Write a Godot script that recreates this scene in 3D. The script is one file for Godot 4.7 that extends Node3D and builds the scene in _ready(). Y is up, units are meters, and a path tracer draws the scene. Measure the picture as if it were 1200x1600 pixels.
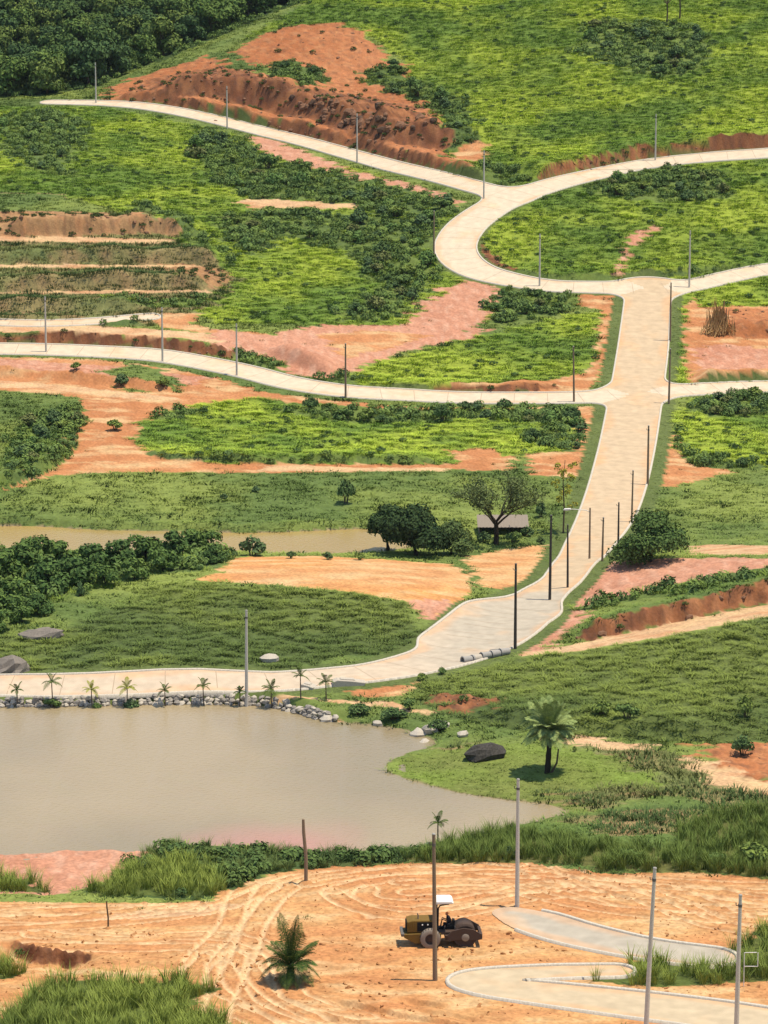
extends Node3D
# A new housing subdivision on red-earth hills, seen from a hill opposite.
# World: x right, y up, metres; "depth" d below is -z. Everything is laid out in plan (x, d).

# hill shape: a smooth surface through surveyed points (x / 100, d / 100, weight)
var CTRL := PackedFloat32Array([-.8955, 6.7773, 1.8129, -.7895, 5.9471, 6.6651, -.7407, 5.5605, -5.504, -.6857, 5.1275, 4.576, -.6557, 4.8909, -11.6551, -.6316, 4.7024, 3.006, -.6061, 4.5036, 1.8786, -.5769, 4.277, -7.9544, -.5479, 4.0525, 30.8589, -1.2879, 6.88, 8.4862, -1.0494, 5.5605, 4.1487, -.9239, 4.8643, 4.7156, -.8173, 4.277, .5962, -.2878, 6.5222, -11.3038, -.2649, 5.9842, -1.3921, -.2454, 5.5221, -4.5199, -.2299, 5.1569, 14.5131, -.221, 4.9459, -8.9568, -.2128, 4.7524, 12.7107, -.2051, 4.5729, -7.9592, -.1905, 4.2329, 6.1251, 0, 6.1561, -11.8674, .2194, 5.8286, 15.4765, .0476, 5.3474, -12.1492, .0452, 5.0616, 2.6541, .1058, 4.7217, -14.6425, -.5556, 6.2897, 5.176, .4929, 5.348, -1.9881, .4539, 5.031, 9.3532, .4148, 4.7223, 7.084, .3808, 4.4605, 3.1855, .3541, 4.2516, 8.2475, .0328, 7.4927, -12.3435, .4839, 7.3719, 3.2453, .9524, 7.2549, 1.9151, .4348, 6.5859, -2.3343, .8824, 6.6957, -.8883, .8, 6.0381, 9.947, .5333, 6.0346, -12.4344, .7742, 5.8297, -.2722, .7229, 5.416, -5.1692, .678, 5.0597, 2.4215, .6452, 4.8003, -12.5345, .6061, 4.4965, -.273, 1.3492, 7.2549, .6578, 1.1333, 6.0381, .7005, 1.0241, 5.416, .6372, .914, 4.8003, 2.187, .0303, 6.8933, -10.5133, .2192, 6.2059, 13.8258, -.1983, 7.5546, 69.2418, -.4762, 7.2326, 5.7582, -.6923, 6.9939, -5.9948, -1.1111, 8.464, 14.3064, -1.6038, 8.6237, -7.4315, -.9836, 7.4554, .8654, -.5297, 3.9086, -19.6204, -.1772, 3.9234, 3.7203, .0443, 3.9234, 7.8885, -.519, 3.8262, -4.7703, -.2589, 3.8169, -13.2005, -.0432, 3.8169, -14.5141, -.7343, 3.8209, -9.1383, -.4935, 3.6328, 5.5616, -.4558, 3.3468, -4.2345, -.4333, 3.1742, -.2296, -.4187, 3.0619, -63.1014, -.4095, 2.9916, 141.198, -.5924, 3.0577, 4.4713, -.6457, 3.3468, 10.0636, -.1994, 3.522, 12.3059, -.0778, 3.4316, -2.3661, .0387, 3.4123, 60.4857, -.1102, 3.2325, -9.8475, -.2643, 3.3278, 2.1137, -.1048, 3.0641, -40.0803, .0793, 3.5011, .903, .1641, 3.6243, 6.2609, .0281, 3.0816, -.5453, .3106, 3.9881, 3.3203, .2546, 3.688, -25.9611, .1815, 3.4018, -75.3064, .105, 3.1813, -22.4687, -.0276, 3.021, 33.0711, -.2038, 2.9771, 259.1983, .5637, 4.1691, -7.6346, .4311, 3.8136, -9.8681, .3207, 3.5409, 38.9294, .4595, 3.3806, 11.7635, .4295, 3.1518, 11.9878, .286, 3.1444, 4.7458, .3984, 2.9118, 22.9776, .3784, 2.7553, -7.3588, .2296, 2.8712, -21.7561, .1529, 3.0491, 1.8558, .6012, 3.1143, 1.1391, .5338, 2.7437, -16.4305, .7963, 4.1572, 1.1527, -.4035, 2.9438, -98.325, -.2021, 2.9494, -241.8911, 0, 2.856, -1.8774, -.2488, 2.7111, 19.643, -.0918, 2.6649, -12.5115, -.3346, 2.4186, -3.1959, -.5287, 2.7111, -1.7917, .0602, 2.6214, 11.4042, 0, 2.4475, -30.5938, .1469, 2.5561, -38.6455, .1236, 2.6956, 26.6625, .2408, 2.6226, 9.2672, .3515, 2.5495, -1.6555, .198, 2.4566, 20.0413, .4959, 2.5388, 3.9703, -.3107, 2.2382, 11.6807, -.1825, 2.255, -14.3213, -.0542, 2.3495, 40.5478, .1618, 2.3365, 3.5342, .3198, 2.3082, -2.6531, 0, 2.1741, -3.3589, -.2933, 2.1061, -10.5036, .2016, 2.1756, -2.5777, -.143, 2.0509, 2.9866, .0953, 2.0509, -2.8192, .2856, 2.048, -.3224, -.415, 2.1032, 1.8148, .4275, 2.1711, -.5176, -.2545, 1.8126, .1782, 0, 1.8151, .4981, .2549, 1.8151, -.9877, -.3818, 1.8126, 3.3207, .3818, 1.8126, 3.0257, -.3, 7.9, -43.1231, -.7, 7.6, -19.4343, .1, 8, -3.9741, -.6, 9, .3076, 0, 9.3, -1.207, -1.5, 9, 3.485, 1, 8.6, 5.5386, 1.8, 8.6, -2.8609, -.6, 10.8, -.3859, 1, 10.8, .9922, -1.8, 10.8, .4389, 2.2, 10.8, -.7909, 2, 6.2, 1.3578, -1.7, 7, -3.8053, -1.7, 5.4, -5.2793, 1.8, 5.4, -4.6977, -1.5, 4, -.0448, 1.5, 4, -.1228])
var PLANE := PackedFloat32Array([-66.6125, .5994, 11.021])
# cut banks: rise, face width, fade, cover, end taper, dug, foot line
var BANKS := [
	[2.2, 1.6, 9, 5, 6, 0, PackedFloat32Array([-65.3, 686.7, -52.5, 681.1, -36, 666.9, -18.7, 653.3, -5.6, 635.9, 6.8, 613.8, 18.9, 590.3])],
	[5.5, 4.5, 22, 5, 14, 0, PackedFloat32Array([-58, 684.6, -44.8, 677.9, -34.3, 677.4, -25, 668.4, -11.4, 648.6, 0, 629.7, 11.1, 626.1, 13.6, 617.8])],
	[2.6, 1.4, 16, 5, 6, 0, PackedFloat32Array([30.7, 590.4, 39.7, 599.2, 53.5, 606, 67.1, 607.5, 80.5, 607.8, 101.1, 611])],
	[3.0, 2.2, 12, 14, 5, 0, PackedFloat32Array([-74.7, 561.1, -59.9, 562.3, -43.9, 565.5, -38.7, 563])],
	[2.2, 2.5, 9, 8, 6, 0, PackedFloat32Array([-90.3, 541.4, -72.3, 541.9, -54.3, 543.1, -36.4, 545.2, -30.2, 542.4])],
	[2.2, 2.5, 9, 8, 6, 0, PackedFloat32Array([-87.3, 522.6, -69.8, 522.5, -52.6, 525.2, -35.2, 527.5, -31.6, 525.6])],
	[1.6, 2.0, 7, 8, 6, 0, PackedFloat32Array([-85.4, 510.6, -68.4, 511.2, -54.8, 512, -41.1, 512.3])],
	[1.4, 1.5, 5, 2, 6, 0, PackedFloat32Array([-83.9, 501.5, -67.3, 502.4, -53.9, 503.1, -40.5, 503.8])],
	[1.8, 1.4, 6, 5, 6, 0, PackedFloat32Array([-82.3, 491.4, -66, 492.4, -55, 492.1, -38.3, 489.9, -29.4, 487.6, -23.9, 485.8])],
	[1.8, 3.0, 8, 4, 6, 0, PackedFloat32Array([-22, 492.7, -16.2, 484.3, -10.7, 479, -6.4, 477.6])],
	[1.1, 1.0, 7, 5, 8, 0, PackedFloat32Array([-4.2, 474.2, 8.5, 474.9, 21.3, 474.9, 32, 476.4])],
	[1.7, 1.2, 9, 5, 4, 0, PackedFloat32Array([51.8, 480.2, 57, 480.5, 64.7, 481.8, 75.7, 482.9])],
	[2.4, 2.8, 9, 13, 5, 0, PackedFloat32Array([60, 506.9, 67.8, 506, 79.3, 507])],
	[1.3, 2.4, 8, 3, 6, 0, PackedFloat32Array([-73.6, 469.5, -63.2, 470.2, -52.5, 469.2, -41.8, 466.1, -33.2, 462.8])],
	[1.6, 1.6, 8, 2, 5, 0, PackedFloat32Array([-63.4, 401.7, -54.5, 403.2, -49.9, 410.5, -47.2, 419.3, -45.8, 432.1])],
	[1.0, 1.0, 8, 2, 5, 0, PackedFloat32Array([-37, 427, -32.3, 422.5, -19, 421.8, -3.8, 424.1, 9.6, 425.5])],
	[2.2, 2.0, 10, 5, 6, 0, PackedFloat32Array([19.5, 317, 23, 315.6, 32.4, 317.1, 43.5, 319.6, 55.1, 324.1])],
	[1.2, 3.0, 20, 12, 8, 0, PackedFloat32Array([5.9, 288.9, 12.9, 282.2, 19.1, 278.7, 25.3, 276.1, 30.8, 274.3, 37.5, 272.6])],
	[1.0, 1.0, 8, 2, 6, 0, PackedFloat32Array([23, 544.4, 27.6, 539.4, 35.9, 537.8, 47.9, 538.6, 59, 541.7, 72.9, 546.5])],
	[1.0, 0.8, 4, 7, 3, 0, PackedFloat32Array([-53, 293.4, -40.3, 294.3, -33.6, 294.3, -26.9, 294.5, -18.9, 295, -13.4, 294.4, -10, 292.6, -6.6, 289.3, -3.9, 287.7])],
	[0.7, 0.6, 6, 5, 3, 0, PackedFloat32Array([-65.9, 389.1, -52.8, 389.7, -39.4, 387.6, -22.7, 386.6, -8.8, 387.8, 0, 389])],
	[0.4, 0.18, 2.2, 16, 2, 1, PackedFloat32Array([-4.4, 201, -1.9, 199.6, .9, 197.6, 4.6, 195.6, 7.2, 193.9])],
	[0.35, 0.18, 2, 16, 2, 1, PackedFloat32Array([.5, 201.1, 2.8, 200.2, 5.6, 198.8])],
	[0.25, 0.18, 1.6, 16, 2, 1, PackedFloat32Array([-7.8, 209.6, -4.8, 208.6, -1.9, 207.7])],
	[0.3, 0.18, 1.6, 16, 2, 1, PackedFloat32Array([1.9, 198.9, 4.6, 197.6, 7.7, 195.4])],
	[0.3, 0.18, 1.6, 16, 2, 1, PackedFloat32Array([-5.5, 196.8, -2.7, 196.1, 0, 194.4])],
	[0.3, 0.18, 1.6, 16, 1.5, 1, PackedFloat32Array([-2.8, 221.4, -1, 220.6, 0, 220.3])],
	[0.25, 0.18, 1.4, 16, 1.5, 1, PackedFloat32Array([5.9, 213, 7.1, 212.1, 8.3, 211.2])],
	[1.25, 0.4, 6, 5, 3, 1, PackedFloat32Array([-29.9, 215.9, -28.4, 214.8, -26.7, 213.1, -25.2, 212.8, -23.6, 212, -21.4, 211.6])],
]
# streets: verge width, tone, centre line (x, d, half width)
var ROADS := [
	[2.3, 0, PackedFloat32Array([49.29, 534.8, 4.1, 48.96, 531.98, 4.1, 48.49, 527.95, 4.09, 47.95, 523.33, 4.09, 47.42, 518.75, 4.1, 46.9, 514.21, 4.12, 46.35, 509.45, 4.15, 45.8, 504.63, 4.18, 45.24, 499.97, 4.2, 44.69, 495.57, 4.21, 44.13, 491.3, 4.21, 43.57, 487.02, 4.2, 42.99, 482.56, 4.2, 42.41, 478.06, 4.2, 41.83, 473.54, 4.21, 41.22, 468.7, 4.21, 40.52, 463.21, 4.2, 39.7, 456.65, 4.18, 38.79, 449.31, 4.16, 37.86, 441.93, 4.13, 37, 435.26, 4.1, 36.23, 429.53, 4.08, 35.52, 424.33, 4.06, 34.82, 419.46, 4.03, 34.11, 414.69, 4, 33.4, 410.07, 3.97, 32.69, 405.68, 3.93, 31.97, 401.37, 3.88, 31.19, 397.01, 3.8, 30.32, 392.49, 3.67, 29.37, 387.89, 3.51, 28.45, 383.42, 3.35, 27.62, 379.24, 3.2, 26.95, 375.48, 3.08, 26.37, 372.01, 2.98, 25.82, 368.66, 2.89, 25.22, 365.24, 2.8, 24.55, 361.55, 2.7, 23.86, 357.73, 2.61, 23.15, 354.14, 2.53, 22.44, 351.14, 2.5, 21.71, 348.95, 2.52, 20.97, 347.34, 2.58, 20.24, 345.97, 2.68, 19.54, 344.52, 2.8, 18.89, 343.01, 2.96, 18.28, 341.57, 3.16, 17.68, 340.05, 3.38, 17.05, 338.26, 3.6, 16.4, 336.07, 3.83, 15.75, 333.61, 4.08, 15.07, 331.08, 4.31, 14.34, 328.71, 4.5, 13.57, 326.57, 4.64, 12.75, 324.53, 4.74, 11.89, 322.54, 4.8, 10.94, 320.51, 4.8, 9.93, 318.4, 4.72, 8.86, 316.25, 4.56, 7.69, 314.15, 4.38, 6.4, 312.18, 4.2, 4.94, 310.32, 4.02, 3.35, 308.53, 3.83, 1.68, 306.91, 3.65, 0, 305.56, 3.5, -1.69, 304.56, 3.39, -3.42, 303.85, 3.32, -5.17, 303.28, 3.26, -6.9, 302.74, 3.2, -8.45, 302.2, 3.14, -9.89, 301.74, 3.08, -11.55, 301.33, 3.03, -13.73, 300.95, 3, -16.66, 300.6, 2.99, -20.12, 300.28, 2.99, -23.79, 300.02, 3, -27.36, 299.84, 3, -30.85, 299.73, 3, -34.4, 299.7, 3, -37.85, 299.73, 3, -41.04, 299.83, 3, -44.12, 300.05, 3, -47.12, 300.38, 3, -49.69, 300.71, 3, -51.49, 300.93, 3])],
	[1.6, 0, PackedFloat32Array([15.24, 335.54, 4, 14.86, 335.68, 3.83, 14.31, 335.91, 3.59, 13.7, 335.92, 3.35, 13.1, 335.39, 3.2, 12.54, 334.1, 3.18, 11.98, 332.28, 3.25, 11.4, 330.23, 3.34, 10.82, 328.28, 3.4, 10.17, 326.31, 3.41, 9.47, 324.22, 3.41, 8.84, 322.35, 3.4, 8.4, 321.05, 3.4])],
	[0.9, 1, PackedFloat32Array([40.77, 472.57, 3.2, 39.16, 472.18, 3.2, 36.87, 471.61, 3.2, 34.24, 471.05, 3.2, 31.65, 470.7, 3.2, 29.24, 470.63, 3.2, 26.8, 470.72, 3.2, 24.16, 470.91, 3.2, 21.12, 471.1, 3.2, 17.44, 471.34, 3.2, 13.27, 471.64, 3.19, 9.08, 471.92, 3.19, 5.29, 472.09, 3.2, 2.04, 472.03, 3.22, -.92, 471.82, 3.24, -3.68, 471.66, 3.27, -6.34, 471.73, 3.3, -8.9, 472.05, 3.33, -11.31, 472.54, 3.36, -13.63, 473.21, 3.38, -15.92, 474.09, 3.4, -18.07, 475.23, 3.41, -20.09, 476.61, 3.41, -22.22, 478.11, 3.41, -24.68, 479.64, 3.4, -27.65, 481.3, 3.38, -30.97, 483.1, 3.36, -34.37, 484.79, 3.33, -37.6, 486.11, 3.3, -40.64, 486.93, 3.25, -43.61, 487.41, 3.19, -46.45, 487.72, 3.14, -49.08, 488.02, 3.1, -51.45, 488.34, 3.09, -53.61, 488.6, 3.09, -55.66, 488.8, 3.1, -57.69, 488.95, 3.1, -59.52, 489.07, 3.1, -61.16, 489.15, 3.1, -63.03, 489.16, 3.1, -65.57, 489.08, 3.1, -69.41, 488.84, 3.1, -74.15, 488.48, 3.1, -78.65, 488.11, 3.1, -81.75, 487.86, 3.1])],
	[0.9, 1, PackedFloat32Array([42.5, 474.26, 3, 43.65, 474.54, 2.98, 45.29, 474.93, 2.96, 47.17, 475.42, 2.93, 49.05, 475.99, 2.9, 50.92, 476.68, 2.87, 52.88, 477.49, 2.84, 54.89, 478.31, 2.82, 56.87, 479.03, 2.8, 58.67, 479.62, 2.79, 60.36, 480.14, 2.79, 62.25, 480.62, 2.8, 64.65, 481.1, 2.8, 68.1, 481.61, 2.8, 72.28, 482.12, 2.8, 76.22, 482.57, 2.8, 78.94, 482.89, 2.8])],
	[1.1, 1, PackedFloat32Array([49.19, 533.73, 3.2, 46.58, 533.81, 3.14, 42.8, 533.91, 3.05, 38.84, 534.06, 2.96, 35.68, 534.25, 2.9, 33.67, 534.46, 2.87, 32.26, 534.7, 2.87, 31.09, 535.02, 2.88, 29.8, 535.47, 2.9, 28.34, 536.07, 2.93, 26.88, 536.79, 2.98, 25.43, 537.63, 3.03, 23.97, 538.57, 3.1, 22.45, 539.62, 3.19, 20.9, 540.77, 3.29, 19.42, 542.03, 3.4, 18.13, 543.4, 3.5, 17.04, 544.89, 3.59, 16.09, 546.5, 3.67, 15.29, 548.2, 3.74, 14.67, 549.95, 3.8, 14.21, 551.75, 3.84, 13.92, 553.61, 3.87, 13.8, 555.53, 3.89, 13.86, 557.52, 3.9, 14.13, 559.63, 3.91, 14.6, 561.83, 3.91, 15.22, 564.04, 3.91, 15.95, 566.14, 3.9, 16.79, 568.12, 3.88, 17.77, 570.02, 3.86, 18.84, 571.86, 3.83, 19.96, 573.68, 3.8, 21.12, 575.46, 3.76, 22.34, 577.19, 3.71, 23.65, 578.9, 3.66, 25.07, 580.6, 3.6, 26.63, 582.29, 3.53, 28.3, 583.96, 3.45, 30.05, 585.62, 3.37, 31.84, 587.27, 3.3, 33.52, 588.86, 3.25, 35.17, 590.4, 3.21, 37.04, 592, 3.16, 39.39, 593.79, 3.1, 42.42, 595.99, 3.01, 45.95, 598.47, 2.89, 49.67, 600.81, 2.78, 53.26, 602.59, 2.7, 56.67, 603.63, 2.65, 60.05, 604.18, 2.63, 63.41, 604.45, 2.61, 66.77, 604.66, 2.6, 69.95, 604.72, 2.59, 73, 604.55, 2.59, 76.27, 604.43, 2.6, 80.1, 604.59, 2.6, 85.2, 605.23, 2.6, 91.19, 606.18, 2.6, 96.76, 607.13, 2.6, 100.61, 607.78, 2.6])],
	[0.6, 1, PackedFloat32Array([49.19, 533.73, 3, 50.53, 533.97, 2.92, 52.46, 534.31, 2.81, 54.61, 534.78, 2.7, 56.61, 535.44, 2.6, 58.35, 536.35, 2.53, 60.04, 537.47, 2.48, 61.77, 538.69, 2.44, 63.67, 539.91, 2.4, 65.62, 541.12, 2.37, 67.6, 542.37, 2.34, 69.87, 543.62, 2.32, 72.7, 544.85, 2.3, 76.68, 546.15, 2.29, 81.49, 547.5, 2.29, 86.02, 548.7, 2.3, 89.15, 549.53, 2.3])],
	[1.0, 1, PackedFloat32Array([25.16, 582.93, 3.2, 24.04, 584.05, 3.16, 22.45, 585.61, 3.11, 20.5, 587.73, 3.05, 18.29, 590.53, 3, 15.75, 594.21, 2.95, 12.86, 598.64, 2.89, 9.79, 603.49, 2.84, 6.72, 608.42, 2.8, 3.69, 613.46, 2.77, .61, 618.74, 2.74, -2.56, 624.11, 2.72, -5.84, 629.43, 2.7, -9.25, 634.81, 2.68, -12.76, 640.28, 2.65, -16.38, 645.55, 2.63, -20.09, 650.33, 2.6, -23.92, 654.5, 2.58, -27.88, 658.22, 2.55, -31.89, 661.66, 2.52, -35.91, 664.96, 2.5, -40.03, 668.2, 2.47, -44.24, 671.29, 2.44, -48.34, 674.12, 2.42, -52.15, 676.6, 2.4, -55.5, 678.64, 2.39, -58.54, 680.31, 2.39, -61.51, 681.75, 2.4, -64.66, 683.1, 2.4, -68.39, 684.42, 2.4, -72.45, 685.64, 2.4, -76.13, 686.65, 2.4, -78.68, 687.37, 2.4])],
	[0, 1, PackedFloat32Array([-84.92, 507.78, 1.6, -81.69, 507.02, 1.6, -77.02, 505.91, 1.6, -71.94, 504.83, 1.6, -67.45, 504.14, 1.6, -63.79, 503.94, 1.6, -60.44, 504.03, 1.6, -57.24, 504.36, 1.6, -54.04, 504.87, 1.6, -50.53, 505.73, 1.6, -46.89, 506.91, 1.6, -43.67, 508.07, 1.6, -41.42, 508.86, 1.6])],
	[0, 2, PackedFloat32Array([32.59, 191.38, 3.2, 31.23, 192.25, 3.16, 29.27, 193.52, 3.11, 27.1, 194.87, 3.05, 25.12, 196.03, 3, 23.42, 196.91, 2.98, 21.78, 197.66, 2.96, 20.17, 198.35, 2.94, 18.53, 199.05, 2.9, 16.77, 199.78, 2.82, 14.95, 200.51, 2.72, 13.22, 201.19, 2.61, 11.73, 201.78, 2.5, 10.53, 202.24, 2.4, 9.55, 202.61, 2.3, 8.73, 202.94, 2.2, 8.03, 203.27, 2.1, 7.44, 203.62, 1.99, 6.98, 203.95, 1.88, 6.68, 204.28, 1.78, 6.56, 204.6, 1.7, 6.62, 204.92, 1.65, 6.85, 205.24, 1.63, 7.26, 205.55, 1.62, 7.89, 205.83, 1.6, 8.8, 206.1, 1.58, 9.97, 206.34, 1.55, 11.25, 206.56, 1.53, 12.49, 206.74, 1.5, 13.79, 206.86, 1.47, 15.19, 206.93, 1.44, 16.44, 206.98, 1.42, 17.31, 207.01, 1.4])],
	[0, 3, PackedFloat32Array([24.4, 210.32, 2.4, 23.56, 210.7, 2.4, 22.35, 211.24, 2.39, 21, 211.88, 2.39, 19.72, 212.59, 2.4, 18.5, 213.39, 2.44, 17.25, 214.29, 2.51, 16.06, 215.21, 2.57, 15.02, 216.08, 2.6, 14.16, 216.89, 2.61, 13.43, 217.67, 2.62, 12.78, 218.41, 2.59, 12.18, 219.1, 2.5, 11.59, 219.77, 2.31, 11.04, 220.42, 2.04, 10.58, 220.97, 1.78, 10.25, 221.36, 1.6])],
]
# water: level, shore line
var LAKES := [
	[0.0, PackedFloat32Array([-53.3, 295.2, -50.4, 299.2, -45.1, 297.2, -40.5, 295.2, -37.8, 295.3, -35.8, 295.3, -33.8, 295.5, -31.6, 295.6, -29.4, 295.9, -27.1, 296, -24.4, 296.2, -21.5, 296.3, -18.9, 296.3, -16.9, 296.2, -15.1, 296.1, -13.5, 295.8, -12.2, 295.2, -11.1, 294.4, -10.1, 293.5, -8.9, 292.3, -7.7, 290.8, -6.6, 289.7, -5.7, 289.1, -4.9, 288.7, -4, 288.4, -2.9, 288, -1.7, 287.7, -.7, 287.3, .3, 286.8, 1.1, 286.2, 2, 285.5, 2.8, 284.5, 3.7, 283.4, 4.4, 282.4, 4.9, 281.4, 5.2, 280.4, 5.2, 279.6, 4.9, 278.8, 4.2, 278.1, 3.5, 277.3, 2.8, 276.4, 2, 275.5, 1.4, 274.6, .9, 273.8, .6, 272.9, .4, 272.2, .2, 271.6, .2, 271.1, .2, 270.5, .3, 269.9, .4, 269.3, .7, 268.6, 1.2, 267.9, 1.7, 267.2, 2.4, 266.3, 3.3, 265.3, 4.4, 264.2, 5.4, 263.2, 6.4, 262.3, 7.4, 261.6, 8.4, 260.9, 9.4, 260.4, 10.3, 259.9, 11.3, 259.4, 12.5, 258.9, 13.8, 258.5, 14.8, 257.9, 15.7, 257.1, 16.4, 256.2, 16.7, 255.3, 16.6, 254.6, 16.2, 254, 15.6, 253.4, 14.8, 252.8, 13.8, 252.1, 12.7, 251.4, 11.6, 250.5, 10.4, 249.6, 9.2, 248.7, 8, 247.8, 6.8, 246.8, 5.7, 245.9, 4.6, 245.1, 3.5, 244.3, 2.2, 243.6, .8, 243.1, -.7, 242.7, -2.2, 242.4, -3.7, 242.3, -5.2, 242.3, -6.7, 242.4, -8.2, 242.6, -9.7, 242.9, -11.2, 243.2, -12.8, 243.6, -14.3, 244, -15.8, 244.4, -17.1, 244.5, -18.4, 244.5, -19.4, 244.4, -19.9, 243.8, -20.2, 243.1, -21, 242.6, -22.7, 242.6, -25, 242.9, -26.9, 243, -28.2, 242.8, -29.2, 242.5, -30.2, 242.2, -31, 242, -31.8, 241.9, -33.4, 241.7, -36.4, 239.4, -40.2, 237.1, -43.9, 240.9, -47.9, 256.9, -51.8, 279.1])],
	[1.5, PackedFloat32Array([-70.1, 392.7, -65.6, 394.1, -58.8, 393.5, -53.2, 392.7, -50.4, 392.7, -48.7, 392.6, -47, 392.2, -44.7, 391.5, -42.2, 390.6, -39.6, 389.8, -36.8, 389.4, -33.7, 389.1, -30.8, 388.8, -28, 388.5, -25.3, 388.1, -22.8, 387.9, -20.4, 387.7, -18.1, 387.7, -15.8, 387.9, -13.4, 388.2, -11.1, 388.8, -8.8, 389.3, -6.7, 389.8, -4.7, 390.4, -2.6, 390.8, -.5, 391, 1.7, 391.1, 3.5, 390.8, 5.1, 389.9, 6.4, 388.7, 7, 386.9, 6.6, 384.3, 5.5, 381.2, 4.3, 378.4, 3.1, 376.4, 1.7, 374.8, 0, 373.5, -2.1, 372.4, -4.5, 371.7, -6.7, 371.2, -8.6, 371, -10.5, 371, -12.6, 371.2, -15.1, 371.7, -17.9, 372.4, -21.1, 373, -24.9, 373.4, -29.1, 373.7, -33.8, 373.9, -39.2, 374, -45, 373.9, -50.8, 373.9, -56.7, 373.2, -62.5, 372.5, -66.8, 373.9, -69.6, 379.5, -71, 387.1])],
]
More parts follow.
